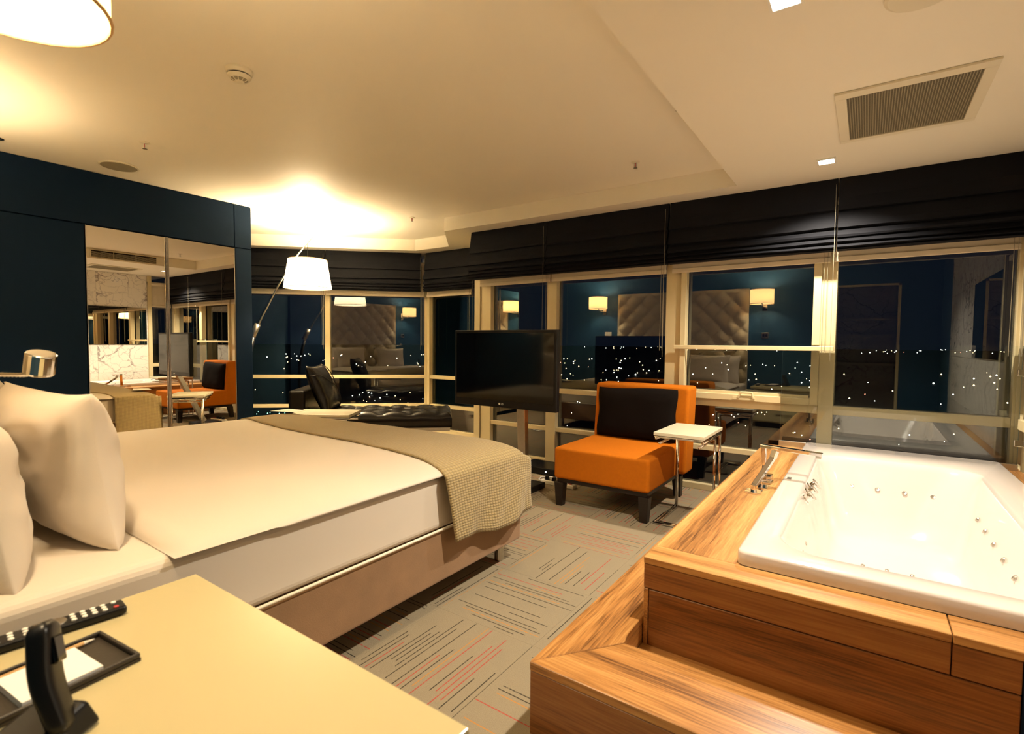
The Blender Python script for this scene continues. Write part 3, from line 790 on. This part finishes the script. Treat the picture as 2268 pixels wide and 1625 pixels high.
# leaning flat pole
A_, B_ = Vector((-2.10, 3.165, .80)), Vector((-2.27, 3.46, .05))
mb = MB(); wv = Vector((1, 0, 0))*.036; dv_ = Vector((0, .86, .5)).normalized()*.028
mb.hexa([B_-wv-dv_, B_+wv-dv_, B_+wv+dv_, B_-wv+dv_, A_-wv-dv_, A_+wv-dv_, A_+wv+dv_, A_-wv+dv_]); mb.build('pole', 'steel', tv, bevel=.004)
box('base_plate', 'black_plastic', tv, -2.46, -2.16, 3.30, 3.62, .001, .05, bevel=.008)
# set top box and power strip
sb = thing('set_top_box', 'flat black media box on the floor by the window under the television', 'media box', (-2.45, 4.1, 0))
box('case', 'black_plastic', sb, -2.66, -2.27, 3.96, 4.24, .004, .065, bevel=.005)
MB().lathe((-2.36, 3.959, .035), [(.006, 0), (.006, -.003)], 10, axis='y').build('status_light', 'led', sb)
for x in (-2.63, -2.30): box('foot', 'black_plastic', sb, x, x+.02, 4.0, 4.2, 0, .006)
ps = thing('power_strip', 'white and red power strip with plugs on the carpet beside the orange chair', 'power strip', (-2.10, 3.70, 0))
PT = rot2(-2.10, 3.74, math.radians(-4))
mb = MB(); mb.T = PT; mb.box(-.17, .16, -.03, .03, .002, .035); mb.build('strip_body', 'white_plastic', ps, bevel=.006)
for x in (-.12, -.05, .02):
    mb = MB(); mb.T = PT; mb.lathe((x, 0, .036), [(.022, 0), (.022, .004), (.016, .005)], 14); s_ = mb.build('socket', 'black_plastic', ps)
    mb = MB(); mb.T = PT; mb.box(x-.013, x+.013, -.015, .015, .04, .065); mb.build('plug', 'black_plastic', s_, bevel=.003)
mb = MB(); mb.T = PT; mb.box(.10, .13, -.014, .014, .034, .044); mb.build('switch', 'red', ps, bevel=.003)
mb = MB(); mb.T = PT; mb.tube([(-.17, 0, .02), (-.23, .03, .008), (-.27, .12, .007), (-.22, .17, .007), (-.12, .19, .007)], .005, 8); mb.build('cable', 'white_plastic', ps, smooth=True)

# ------------------------------------------------------------------ orange chair
ch = thing('armchair', 'low orange armless lounge chair with a dark brown back pad', 'chair', (-1.5, 3.7, 0))
CX0, CX1, CY0, CY1 = -1.885, -1.158, 3.275, 4.10
box('seat', 'orange', ch, CX0, CX1, CY0, 4.02, .205, .435, bevel=.022, seg=4)
mb = MB(); mb.hexa([(CX0-.005, 3.93, .205), (CX1+.05, 3.93, .205), (CX1+.05, 4.13, .205), (CX0-.005, 4.13, .205), (CX0-.005, 3.99, .875), (CX1+.05, 3.99, .875), (CX1+.05, 4.21, .875), (CX0-.005, 4.21, .875)])
mb.build('backrest', 'orange', ch, bevel=.025, seg=4)
def padf(sg):
    def f(u, v):
        a, b = 2*u-1, 2*v-1
        k = max(0, (1-abs(a)**5)*(1-abs(b)**5))**.5
        z = .44+.405*v; yb = 3.93+(z-.205)*.09
        x = CX0+.035+(.655-.035*v*0)*u
        return (x+.006*math.sin(v*9)*a, yb-.012-(.075*k if sg > 0 else -.004)*(1-.25*v)+.004*fbm(a*3, b*3), z+.008*math.sin(a*2.5)*(v))
    return f
mb = MB(); A = mb.grid(padf(1), 24, 20); B = mb.grid(padf(-1), 24, 20)
bd = lambda G: [r_[0] for r_ in G] + G[-1][1:] + [r_[-1] for r_ in G[::-1]][1:] + G[0][::-1][1:-1]
a_, b_ = bd(A), bd(B)
for i in range(len(a_)): mb.f.append([a_[i], a_[(i+1) % len(a_)], b_[(i+1) % len(a_)], b_[i]])
mb.build('back_pad', 'pad', ch, smooth=True)
mb = MB(); mb.box(CX0+.02, CX1-.02, CY0+.02, 4.06, .175, .206); mb.build('seat_frame', 'darkwood', ch, bevel=.003)
for x in (CX0+.04, CX1-.04):
    for y, dy in ((CY0+.04, -.0), (4.03, .03)):
        mb = MB(); a, b = .036, .026
        mb.hexa([(x-b, y-b+dy, 0), (x+b, y-b+dy, 0), (x+b, y+b+dy, 0), (x-b, y+b+dy, 0), (x-a, y-a, .176), (x+a, y-a, .176), (x+a, y+a, .176), (x-a, y+a, .176)]); mb.build('leg', 'darkwood', ch, bevel=.003)

# ------------------------------------------------------------------ nesting side tables
def ctable(loc, rot, label, zt, wx=.325, wy=.50):
    t = thing('side_table', label, 'side table', loc, rot, 'chrome side tables')
    kw = dict(rel=False)
    MB().box(0, wx, 0, wy, zt-.022, zt).build('table_top', 'table_lam', t, bevel=.002, **kw)
    MB().box(.004, wx-.004, .004, wy-.004, zt-.036, zt-.026).build('tray_frame', 'chrome', t, bevel=.002, **kw)
    for k, (ins, zz) in enumerate(((.012, zt-.045), (.034, zt-.075))):
        yb = wy-.012-.05*k
        for x in (ins, wx-ins):
            MB().tube([(x, yb, zz), (x, yb, .012)], .0085, 10).build('upright', 'chrome', t, smooth=True, **kw)
            MB().tube([(x, yb, .0095), (x, .012+.03*k, .0095)], .0085, 10).build('floor_rail', 'chrome', t, smooth=True, **kw)
        MB().tube([(ins, .012+.03*k, .0095), (wx-ins, .012+.03*k, .0095)], .0085, 10).build('floor_bar', 'chrome', t, smooth=True, **kw)
        MB().tube([(ins, yb, zz), (wx-ins, yb, zz)], .0085, 10).build('top_bar', 'chrome', t, smooth=True, **kw)
        for x in (ins, wx-ins): MB().tube([(x, yb, zz), (x, .02, zz)], .0085, 10).build('top_rail', 'chrome', t, smooth=True, **kw)
    return t
ctable((-1.148, 3.315, 0), 0, 'small cream-topped chrome side table between the orange chair and tub deck', .62)
t2 = ctable((-3.47, 2.68, 0), math.radians(35), 'cream-topped chrome side table behind the bed, before the chaise', .60, .35, .50)
t2.rotation_euler = (0, 0, math.radians(125)); t2.location = (-3.46, 2.66, 0)

# ------------------------------------------------------------------ black leather chaise in the bay
cl_ang = math.atan2(DD.y, DD.x)
Rr = Vector((-3.80, 4.30)); Lf_ = Rr - DD*1.64
cs = thing('chaise_longue', 'black leather tufted chaise with a big back cushion in the bay', 'chaise', (Lf_.x, Lf_.y, 0), cl_ang)
kw = dict(rel=False)
LEN, DEP = 1.64, .70
def seatf(u, v):
    x = .16+(LEN-.16)*u; y = -DEP/2+DEP*v
    a = (x/.15+y/.15); b = (x/.15-y/.15)
    h = (abs(math.sin(PI*a/2))*abs(math.sin(PI*b/2)))**.45
    ed = min(1, min(x-.16, LEN-x, y+DEP/2, DEP/2-y)/.05)
    return (x, y, .405+.035*math.sqrt(max(0, 1-(1-ed)**2))+.036*h*ed)
mb = MB(); G = mb.grid(seatf, 120, 50)
bdr = bd(G); low = [mb.p(mb.v[i].x, mb.v[i].y, .31) for i in bdr]
for i in range(len(bdr)): mb.f.append([bdr[i], bdr[(i+1) % len(bdr)], low[(i+1) % len(bdr)], low[i]])
mb.f.append(low); mb.build('tufted_seat', 'leather', cs, smooth=True, **kw)
MB().box(.0, LEN-.02, -DEP/2+.02, DEP/2-.02, .265, .308).build('seat_frame', 'chrome', cs, bevel=.004, **kw)
MB().box(0, .16, -DEP/2-.01, DEP/2+.01, .30, .70).build('end_rest', 'leather', cs, bevel=.025, seg=3, **kw)
for x in (.12, LEN-.22):
    for y in (-DEP/2+.06, DEP/2-.06): MB().tube([(x, y, .27), (x, y, 0)], .012, 10).build('leg', 'chrome', cs, smooth=True, **kw)
# back cushion
cu = thing('back_cushion', 'big black leather cushion with a strap leaning on the chaise end rest', 'cushion', (Lf_.x, Lf_.y, 0), cl_ang)
ca = math.radians(68)
def cushT(c):   # c.x thickness dir, c.y across, c.z up along cushion
    ux, uz = math.sin(ca), math.cos(ca)   # up vector leans towards -x
    return (.365 - uz*c.z + ux*c.x, c.y, .455 + ux*c.z + uz*c.x)
def cush(sg):
    def f(u, v):
        a, b = 2*u-1, 2*v-1
        k = max(0, (1-abs(a)**3)*(1-abs(b)**3))**.5
        return (sg*(.085*k+.004)+.006*fbm(a*3, b*3, 2), .33*a*(1-.06*(1-b*b)), .26+.27*b*(1-.07*(1-a*a)))
    return f
mb = MB(); mb.T = cushT; A = mb.grid(cush(1), 24, 24); B = mb.grid(cush(-1), 24, 24); a_, b_ = bd(A), bd(B)
for i in range(len(a_)): mb.f.append([a_[i], a_[(i+1) % len(a_)], b_[(i+1) % len(a_)], b_[i]])
mb.build('cushion_body', 'leather', cu, smooth=True, **kw)
mb = MB(); mb.T = cushT
mb.tube([(.092*max(0, 1-abs(t)**3)**.5+.004, -.33*t*.98, .30+.12*t) for t in [k/10-1 for k in range(0, 21)]], .006, 8); mb.build('strap', 'leather', cu, smooth=True, **kw)
mb = MB(); mb.T = cushT
mb.tube([(.092*max(0, 1-abs(t)**3)**.5+.002, .20, .26+.27*t*.96) for t in [k/10-1 for k in range(0, 21)]], .005, 8); mb.build('seam', 'leather', cu, smooth=True, **kw)

# ------------------------------------------------------------------ arc floor lamp
lx, ly = -4.93, 3.27
lp = thing('arc_lamp', 'tall arc floor lamp with glowing white shade near the bay window', 'floor lamp', (-5.62, 2.95, 0))
MB().lathe((-5.62, 2.95, 0), [(.17, 0), (.17, .02), (.16, .028), (.03, .03)], 32).build('base', 'black_plastic', lp)
arm = [(-5.62, 2.95, .02), (-5.60, 2.96, .9), (-5.52, 3.0, 1.30)]
MB().tube(arm, [.022, .022, .024], 12).build('lower_pole', 'black_plastic', lp, smooth=True)
MB().tube([(-5.52, 3.0, 1.28), (-5.43, 3.04, 1.46), (-5.25, 3.13, 1.80), (-5.08, 3.22, 2.09), (-4.885, 3.315, 2.325)], [.015, .012, .010, .008, .004], 10).build('curved_arm', 'steel', lp, smooth=True)
MB().tube([(-5.55, 2.99, 1.22), (-5.48, 3.02, 1.38)], .032, 12).build('joint_collar', 'steel', lp, smooth=True)
MB().tube([(lx, ly, 2.235), (lx, ly, 2.0)], .003, 6).build('shade_cord', 'black_plastic', lp)
mb = MB(); mb.grid(lambda u, v: (lx+(.243-.048*v)*math.cos(2*PI*u), ly+(.243-.048*v)*math.sin(2*PI*u), 1.765+.30*v), 44, 3, closeu=True)
sh = mb.build('lamp_shade', 'shade_lamp', lp, smooth=True, solid=.003)
mb = MB()
for z, r_ in ((1.765, .244), (2.065, .196)):
    mb = MB(); mb.tube([(lx+r_*math.cos(2*PI*k/44), ly+r_*math.sin(2*PI*k/44), z) for k in range(45)], .003, 6); mb.build('shade_rim', 'pencil', sh)
mb = MB()
for k in range(3):
    t = 2*PI*k/3; mb.tube([(lx, ly, 2.06), (lx+.194*math.cos(t), ly+.194*math.sin(t), 2.062)], .003, 5)
mb.lathe((lx, ly, 2.055), [(.03, 0), (.03, .02), (.012, .035)], 12); mb.build('shade_spider', 'white_plastic', lp)
MB().lathe((lx, ly, 1.90), [(.015, .1), (.035, .06), (.035, .02), (.01, 0)], 12).build('bulb', 'bulb', lp, smooth=True)
light('floor_lamp_light', 'POINT', (lx+5.62, ly-2.95, 1.96), E_LAMP, WARM, lp, .06)

# ------------------------------------------------------------------ bathtub deck
DKZ, DX, DYF, DYB = .45, -.625, 1.738, 4.30
dk = thing('tub_deck', 'reddish wooden platform with a wraparound step around the bathtub', 'deck', (0, 3, 0))
box('deck_core', 'darkwood', dk, DX+.03, -.36, DYF+.03, DYB, .0, DKZ-.025)
box('deck_core', 'darkwood', dk, .72, XR-.002, DYF+.03, DYB, .0, DKZ-.025)
g = .0015
# top boards around the tub cut-out
box('deck_board', 'wood_y', dk, DX, -.33, 1.86+g, DYB, DKZ-.024, DKZ, bevel=.002, seg=1)
MB().prism([(DX, DYF-.004), (.21-g, DYF-.004), (.21-g, 1.86-g), (DX, 1.86-g)], DKZ-.024, DKZ).build('deck_board', 'wood_x', dk, bevel=.002, seg=1)
box('deck_board', 'wood_x', dk, .21+g, XR-.002, DYF-.004, 1.86-g, DKZ-.024, DKZ, bevel=.002, seg=1)
box('deck_board', 'wood_y', dk, .70, XR-.002, 1.86+g, DYB, DKZ-.024, DKZ, bevel=.002, seg=1)
# front fascia
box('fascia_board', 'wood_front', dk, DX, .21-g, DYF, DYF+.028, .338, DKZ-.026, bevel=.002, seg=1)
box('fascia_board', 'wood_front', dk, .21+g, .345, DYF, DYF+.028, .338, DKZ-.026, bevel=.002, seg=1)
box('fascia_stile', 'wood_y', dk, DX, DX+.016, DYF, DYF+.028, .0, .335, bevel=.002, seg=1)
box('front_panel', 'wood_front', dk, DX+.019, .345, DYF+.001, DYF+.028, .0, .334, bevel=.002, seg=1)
box('end_panel', 'navy', dk, .348, XR-.002, DYF+.004, DYF+.028, .0, DKZ-.026)
box('side_panel', 'wood_y', dk, DX, DX+.026, DYF+.03, DYB, .0, DKZ-.026, bevel=.002, seg=1)
# step (L shaped, mitred) with a trough behind the front tread
SZ, SX, SY = .23, -.815, 1.285
MB().prism([(SX, SY), (XR-.002, SY), (XR-.002, 1.545), (-.615, 1.545)], SZ-.028, SZ).build('step_tread', 'wood_x', dk, bevel=.002, seg=1)
MB().prism([(SX-.0, SY+.002), (-.617, 1.548), (-.627, 1.60), (-.627, 4.25), (SX, 4.25)], SZ-.028, SZ).build('step_tread', 'wood_y', dk, bevel=.002, seg=1)
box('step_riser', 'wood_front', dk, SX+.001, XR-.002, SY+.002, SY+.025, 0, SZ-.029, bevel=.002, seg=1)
box('step_riser', 'wood_y', dk, SX+.002, SX+.025, SY+.026, 4.25, 0, SZ-.029, bevel=.002, seg=1)
box('trough_side', 'wood_y', dk, -.645, -.627, 1.55, DYF, .10, SZ-.029)
box('trough_side', 'wood_x', dk, -.62, XR-.002, 1.52, 1.54, .10, SZ-.029)
box('trough_floor', 'wood_x', dk, -.626, XR-.002, 1.541, DYF-.001, .105, .135)

# bathtub
TBX0, TBX1, TBY0, TBY1, TZr = -.345, .695, 1.858, 4.285, .50
tb = thing('bathtub', 'large white rectangular whirlpool bathtub set into the wooden deck', 'bathtub', (.17, 3.0, 0))
tcx, tcy = (TBX0+TBX1)/2, (TBY0+TBY1)/2
def rrect(t, hx_, hy_, n):
    # rounded rectangle, n = corner radius; equal angle fans per corner
    r_ = min(n, hx_*.999, hy_*.999); q4 = int(t/(PI/2)) % 4; k = (t-(PI/2)*int(t/(PI/2)))/(PI/2)
    sx_, sy_ = ((1, 1), (-1, 1), (-1, -1), (1, -1))[q4]
    # 60 percent of the samples go to the corner arc, the rest to the two half sides
    if q4 % 2 == 0: a0 = (hx_, 0); a1 = (hx_, hy_-r_); b0 = (hx_-r_, hy_); b1 = (0, hy_)
    else: a0 = (0, hy_); a1 = (hx_-r_, hy_); b0 = (hx_, hy_-r_); b1 = (hx_, 0)
    if k < .25: u_ = k/.25; x, y = a0[0]+(a1[0]-a0[0])*u_, a0[1]+(a1[1]-a0[1])*u_
    elif k > .75: u_ = (k-.75)/.25; x, y = b0[0]+(b1[0]-b0[0])*u_, b0[1]+(b1[1]-b0[1])*u_
    else:
        an = (k-.25)/.5*PI/2
        if q4 % 2: an = PI/2-an
        x, y = hx_-r_+r_*math.cos(an), hy_-r_+r_*math.sin(an)
    return sx_*x, sy_*y
rings = [  # (cx, cy, hx, hy, exponent, z)
    (tcx, tcy, .520, 1.2135, .035, .452), (tcx, tcy, .520, 1.2135, .035, .490), (tcx, tcy, .517, 1.2105, .034, .497), (tcx, tcy, .510, 1.203, .032, .500),
    (.150, 2.92, .400, .96, .16, .500), (.150, 2.92, .388, .945, .16, .494), (.150, 2.92, .378, .925, .17, .465), (.150, 2.94, .345, .83, .20, .34), (.150, 2.96, .315, .74, .22, .22),
    (.150, 2.98, .285, .65, .24, .13), (.150, 2.98, .245, .57, .22, .095), (.150, 2.98, .15, .40, .15, .082), (.150, 2.98, .02, .05, .02, .078)]
mb = MB(); NN = 120; RI = []
for (cx, cy, hx_, hy_, n, z) in rings:
    ring = []
    for k in range(NN):
        x, y = rrect(2*PI*(k+.5)/NN, hx_, hy_, n); ring.append(mb.p(cx+x, cy+y, z))
    RI.append(ring)
for k in range(len(RI)-1):
    for j in range(NN): mb.f.append([RI[k][j], RI[k][(j+1) % NN], RI[k+1][(j+1) % NN], RI[k+1][j]])
mb.f.append(RI[-1])
sh_ = mb.build('tub_shell', 'acrylic', tb, smooth=True, recalc=True)
# jets
jet = None
def add_jet(x, y, z, nx, ny, nz, r_=.011):
    global jet
    if jet is None:
        jet = MB().lathe((0, 0, 0), [(.011, -.002), (.012, .002), (.009, .005), (.004, .0045), (.003, .001)], 12).build('jet', 'steel', tb, rel=False, smooth=False); o = jet
    else:
        o = bpy.data.objects.new('jet', jet.data); COL.objects.link(o); o.parent = tb
    o.location = Vector((x, y, z))-tb.location
    o.rotation_euler = Vector((nx, ny, nz)).to_track_quat('Z', 'Y').to_euler(); o.scale = (r_/.011,)*3
for i in range(3):
    for j in range(3): add_jet(.02+.10*i, 2.88+.13*j, .083, 0, 0, 1, .009)
for x in (-.05, .08, .21, .34): add_jet(x, 3.766, .34, 0, -.8, .45, .012)
for k in range(6): add_jet(.489, 3.45-.2*k, .33, -.85, 0, .5, .012)
for k in range(2): add_jet(-.195, 2.45+.12*k, .33, .85, 0, .5, .010)
# control knobs on the inner slope
for k, (y, z) in enumerate(((2.84, .455), (2.95, .462), (3.07, .462), (3.10, .448))):
    mb = MB(); mb.T = (lambda yy, zz: (lambda c: (-.222+c.z*.75+c.x*.62-(.02 if 0 else 0), yy+c.y, zz+c.z*.62-c.x*.75)))(y, z)
    mb.lathe((0, 0, -.004), [(.028, 0), (.028, .008), (.018, .010), (.018, .034), (.015, .038), (.001, .038)], 18); kb = mb.build('knob', 'chrome', tb, smooth=False, bevel=.001)
    mb = MB(); mb.T = (lambda yy, zz: (lambda c: (-.222+c.z*.75+c.x*.62, yy+c.y, zz+c.z*.62-c.x*.75)))(y, z)
    mb.box(-.026, .026, -.005, .005, .034, .044); mb.build('lever', 'chrome', kb, bevel=.002)
box('rim_badge', 'steel', tb, -.325, -.305, 3.02, 3.06, .5005, .502)

# tub filler: spout, hand shower and handles on the deck
tf = thing('tub_faucet', 'chrome square tub faucet with angular spout and lever on the deck', 'faucet', (-.44, 3.0, DKZ))
def sq(name, pts, wdt, thk, mat='chrome', par=None):
    mb = MB(); P_ = [Vector(p_) for p_ in pts]
    for k in range(len(P_)-1):
        d = (P_[k+1]-P_[k]).normalized(); a = d.cross(Vector((0, 0, 1)))
        a = (Vector((0, 1, 0)) if a.length < .3 else a.normalized())*wdt/2; b = d.cross(a).normalized()*thk/2
        mb.hexa([P_[k]-a-b, P_[k]+a-b, P_[k]+a+b, P_[k]-a+b, P_[k+1]-a-b, P_[k+1]+a-b, P_[k+1]+a+b, P_[k+1]-a+b])
    return mb.build(name, mat, par or tf, bevel=.002)
for (x, y) in ((-.452, 2.83), (-.440, 2.95), (-.437, 3.08)):
    box('base_plate', 'chrome', tf, x-.038, x+.038, y-.038, y+.038, DKZ+.0005, DKZ+.010, bevel=.002)
sq('spout_post', [(-.437, 3.08, DKZ+.01), (-.445, 3.07, .645)], .036, .020)
sq('spout', [(-.463, 3.07, .652), (-.170, 3.06, .640)], .036, .018)
box('aerator', 'steel', tf, -.200, -.175, 3.047, 3.073, .622, .633)
sq('hand_shower', [(-.452, 2.83, DKZ+.03), (-.395, 3.03, .600)], .026, .020)
sq('shower_head', [(-.395, 3.03, .600), (-.385, 3.045, .636)], .032, .022)
MB().lathe((-.452, 2.83, DKZ+.010), [(.014, 0), (.014, .03), (.010, .034)], 14).build('shower_holder', 'chrome', tf)
MB().lathe((-.440, 2.96, DKZ+.010), [(.013, 0), (.013, .022), (.002, .023)], 14).build('mixer_knob', 'chrome', tf)
sq('mixer_lever', [(-.440, 2.96, DKZ+.034), (-.395, 2.99, DKZ+.040)], .012, .006)
box('diverter', 'chrome', tf, -.462, -.412, 3.15, 3.195, DKZ+.0005, DKZ+.028, bevel=.004)

# glass splash screen behind the tub
gs = thing('glass_screen', 'frameless clear glass screen standing between bathtub and window', 'glass screen', (.13, 4.31, DKZ))
pr = [(-.52, .475), (.775, .475), (.775, 1.214)] + [(-.45-.07*math.sin(t), 1.144+.07*math.cos(t)) for t in [PI/2*k/8 for k in range(9)]]
mb = MB(); a = [mb.p(x, 4.304, z) for x, z in pr]; b = [mb.p(x, 4.312, z) for x, z in pr]
mb.f += [a, b[::-1]]
mb.build('glass_pane', 'clear', gs)
mb = MB(); a = [mb.p(x, 4.304, z) for x, z in pr]; b = [mb.p(x, 4.312, z) for x, z in pr]
for k in range(len(pr)): mb.f.append([a[k], b[k], b[(k+1) % len(pr)], a[(k+1) % len(pr)]])
mb.build('glass_edge', 'glass_edge', gs)
box('channel', 'steel', gs, -.525, .78, 4.296, 4.320, DKZ, .49, bevel=.002)
box('channel', 'chrome', gs, .776, .79, 4.296, 4.320, DKZ, 1.214)
for z in (.62, 1.05): box('clamp', 'chrome', gs, .755, .798, 4.292, 4.324, z-.02, z+.02, bevel=.003)

# wall mirror on marble
wm = thing('wall_mirror', 'wide mirror panel on the marble wall over the tub, seen reflected', 'mirror', (XR, 3.5, 1.1))
box('mirror_panel', 'mirror', wm, XR-.012, XR-.006, 2.55, 3.88, 1.11, 1.77)
box('backing', 'steel', wm, XR-.006, XR-.0005, 2.55, 3.88, 1.11, 1.77)

# ------------------------------------------------------------------ ceiling fittings
def downlight(x, y, label, on=True):
    t = thing('downlight', label, 'downlight', (x, y, ZS), 0, 'square recessed downlights')
    s_ = .052
    for a in ((-s_, s_, -s_, -s_+.010), (-s_, s_, s_-.010, s_), (-s_, -s_+.010, -s_+.01, s_-.01), (s_-.010, s_, -s_+.01, s_-.01)):
        box('trim', 'white_plastic', t, x+a[0], x+a[1], y+a[2], y+a[3], ZS-.010, ZS-.0005)
    box('lens', 'diffuser', t, x-s_+.010, x+s_-.010, y-s_+.010, y+s_-.010, ZS-.006, ZS-.001)
    light('downlight_beam', 'SPOT', (0, 0, -.02), E_DOWN, HALO, t, .035, 128, .7)
    return t
downlight(-.25, 3.79, 'square downlight in the soffit near the black blinds above the tub')
downlight(-.265, 1.96, 'square downlight cut by the top edge of the picture')

hc_ = thing('ceiling_hatch', 'ivory framed perforated ventilation panel in the soffit over the tub', 'vent', (.12, 3.16, ZS))
hx0, hx1, hy0, hy1 = -.165, .405, 2.82, 3.50
for a, b, c, d in ((hx0, hx1, hy0, hy0+.06), (hx0, hx1, hy1-.04, hy1), (hx0, hx0+.045, hy0+.06, hy1-.04), (hx1-.045, hx1, hy0+.06, hy1-.04)):
    box('frame_bar', 'grille_white', hc_, a, b, c, d, ZS-.012, ZS-.0005, bevel=.002)
box('backing', 'dark', hc_, hx0+.04, hx1-.04, hy0+.05, hy1-.03, ZS-.003, ZS-.0008)
mb = MB(); nx_, ny_ = 46, 56
for i in range(nx_+1):
    x = hx0+.045+(hx1-hx0-.09)*i/nx_; mb.box(x-.0017, x+.0017, hy0+.06, hy1-.04, ZS-.008, ZS-.0065)
for j in range(ny_+1):
    y = hy0+.06+(hy1-hy0-.10)*j/ny_; mb.box(hx0+.045, hx1-.045, y-.0017, y+.0017, ZS-.0078, ZS-.0063)
pg = mb.build('perforated_mesh', 'perf', hc_); pg['kind'] = 'stuff'
# round speaker over the tub
rs = thing('round_speaker', 'round cream ceiling speaker over the tub, cut by the top edge', 'speaker', (.10, 2.20, ZS))
MB().lathe((.11, 2.17, ZS), [(.105, -.0005), (.105, -.006), (.095, -.010)], 36).build('rim', 'grille_white', rs)
MB().lathe((.11, 2.17, ZS-.0102), [(.094, 0), (.094, -.001), (.05, -.003)], 36).build('grille', 'grille_white', rs)
cs_ = thing('ceiling_speaker', 'round flat ceiling speaker above the wardrobe', 'speaker', (-4.66, 1.52, ZC))
MB().lathe((-4.66, 1.52, ZC), [(.125, -.0005), (.125, -.006), (.113, -.009)], 36).build('rim', 'grille_white', cs_)
MB().lathe((-4.66, 1.52, ZC-.0092), [(.112, 0), (.112, -.001), (.06, -.002)], 36).build('grille', 'perf', cs_)
# smoke detector
sd = thing('smoke_detector', 'round ivory smoke detector on the ceiling above the bed', 'smoke detector', (-2.53, 1.32, ZC))
c_ = (-2.53, 1.32, ZC)
MB().lathe(c_, [(.060, -.0005), (.060, -.010), (.056, -.022), (.053, -.024)], 36).build('base', 'grille_white', sd)
MB().lathe(c_, [(.048, -.024), (.048, -.030)], 36).build('slot', 'dark', sd)
MB().lathe(c_, [(.053, -.030), (.050, -.036), (.040, -.046)], 36).build('dome', 'grille_white', sd, smooth=False)
MB().lathe(c_, [(.038, -.046), (.026, -.054)], 36).build('vent_ring', 'perf', sd)
MB().lathe(c_, [(.022, -.050), (.021, -.057), (.014, -.060)], 24).build('cap', 'grille_white', sd)
for k in range(10):
    t = 2*PI*k/10; mb = MB()
    mb.tube([(c_[0]+.040*math.cos(t), c_[1]+.040*math.sin(t), ZC-.046), (c_[0]+.020*math.cos(t), c_[1]+.020*math.sin(t), ZC-.056)], .0022, 5); mb.build('rib', 'grille_white', sd)
# sprinklers
def sprinkler(x, y, label):
    t = thing('sprinkler', label, 'sprinkler', (x, y, ZC), 0, 'ceiling sprinklers')
    MB().lathe((x, y, ZC), [(.030, -.0005), (.030, -.003), (.012, -.006)], 20).build('escutcheon', 'grille_white', t)
    MB().tube([(x-.009, y, ZC-.006), (x-.009, y, ZC-.030), (x, y, ZC-.038)], .0025, 6).build('yoke', 'steel', t)
    MB().tube([(x+.009, y, ZC-.006), (x+.009, y, ZC-.030), (x, y, ZC-.038)], .0025, 6).build('yoke', 'steel', t)
    MB().tube([(x, y, ZC-.008), (x, y, ZC-.034)], .003, 6).build('glass_bulb', 'red', t)
    MB().lathe((x, y, ZC-.040), [(.014, 0), (.015, -.002), (.006, -.003)], 14).build('deflector', 'steel', t)
sprinkler(-3.97, 1.44, 'small ceiling sprinkler near the wardrobe bulkhead')
sprinkler(-1.405, 3.55, 'small ceiling sprinkler near the soffit above the orange chair')
sprinkler(-3.95, 3.84, 'small ceiling sprinkler near the bay by the lamp')
sl = thing('spotlight', 'tiny chrome ceiling spotlight at the left picture edge', 'spotlight', (-4.70, .86, ZC))
MB().lathe((-4.70, .86, ZC), [(.045, -.0005), (.045, -.004), (.036, -.008), (.034, -.002)], 24).build('ring', 'chrome', sl)
MB().lathe((-4.70, .86, ZC), [(.024, -.001), (.024, -.022), (.020, -.026)], 20).build('head', 'chrome', sl)
# air conditioning grille on the soffit face (seen in the mirror)
ag = thing('air_grille', 'long ivory air-conditioning grille in the soffit face, seen in the wardrobe mirror', 'air grille', (-.82, 3.2, ZS))
gy0, gy1 = 2.62, 3.46
for a in ((gy0, gy1, ZS+.010, ZS+.020), (gy0, gy1, ZC-.022, ZC-.012), (gy0, gy0+.01, ZS+.02, ZC-.022), (gy1-.01, gy1, ZS+.02, ZC-.022)):
    box('frame_bar', 'grille_white', ag, -.832, -.8205, *a)
box('duct', 'dark', ag, -.8225, -.8203, gy0+.01, gy1-.01, ZS+.02, ZC-.022)
for k in range(6): box('louvre', 'grille_white', ag, -.831, -.823, gy0+.01, gy1-.01, ZS+.027+.0135*k, ZS+.030+.0135*k)
for k in (1, 2): box('mullion', 'grille_white', ag, -.832, -.823, gy0+(gy1-gy0)*k/3-.003, gy0+(gy1-gy0)*k/3+.003, ZS+.02, ZC-.022)

# switch plates on the headboard wall
def plate(x, z, w_, label, mat):
    t = thing('switch_plate', label, 'switch', (x, YB, z), 0, 'switch plates')
    box('plate', mat, t, x-w_/2, x+w_/2, YB+.0005, YB+.010, z-.045, z+.045, bevel=.003)
    for s_ in (-1, 1): box('rocker', 'black_plastic' if mat == 'steel' else 'white_plastic', t, x+s_*w_*.2-w_*.15, x+s_*w_*.2+w_*.15, YB+.010, YB+.013, z-.022, z+.022)
plate(-1.32, 1.36, .10, 'steel switch plate below the sconce above the bedside table', 'steel')
plate(-3.96, 1.38, .13, 'white control plate below the sconce on the wardrobe side', 'white_plastic')
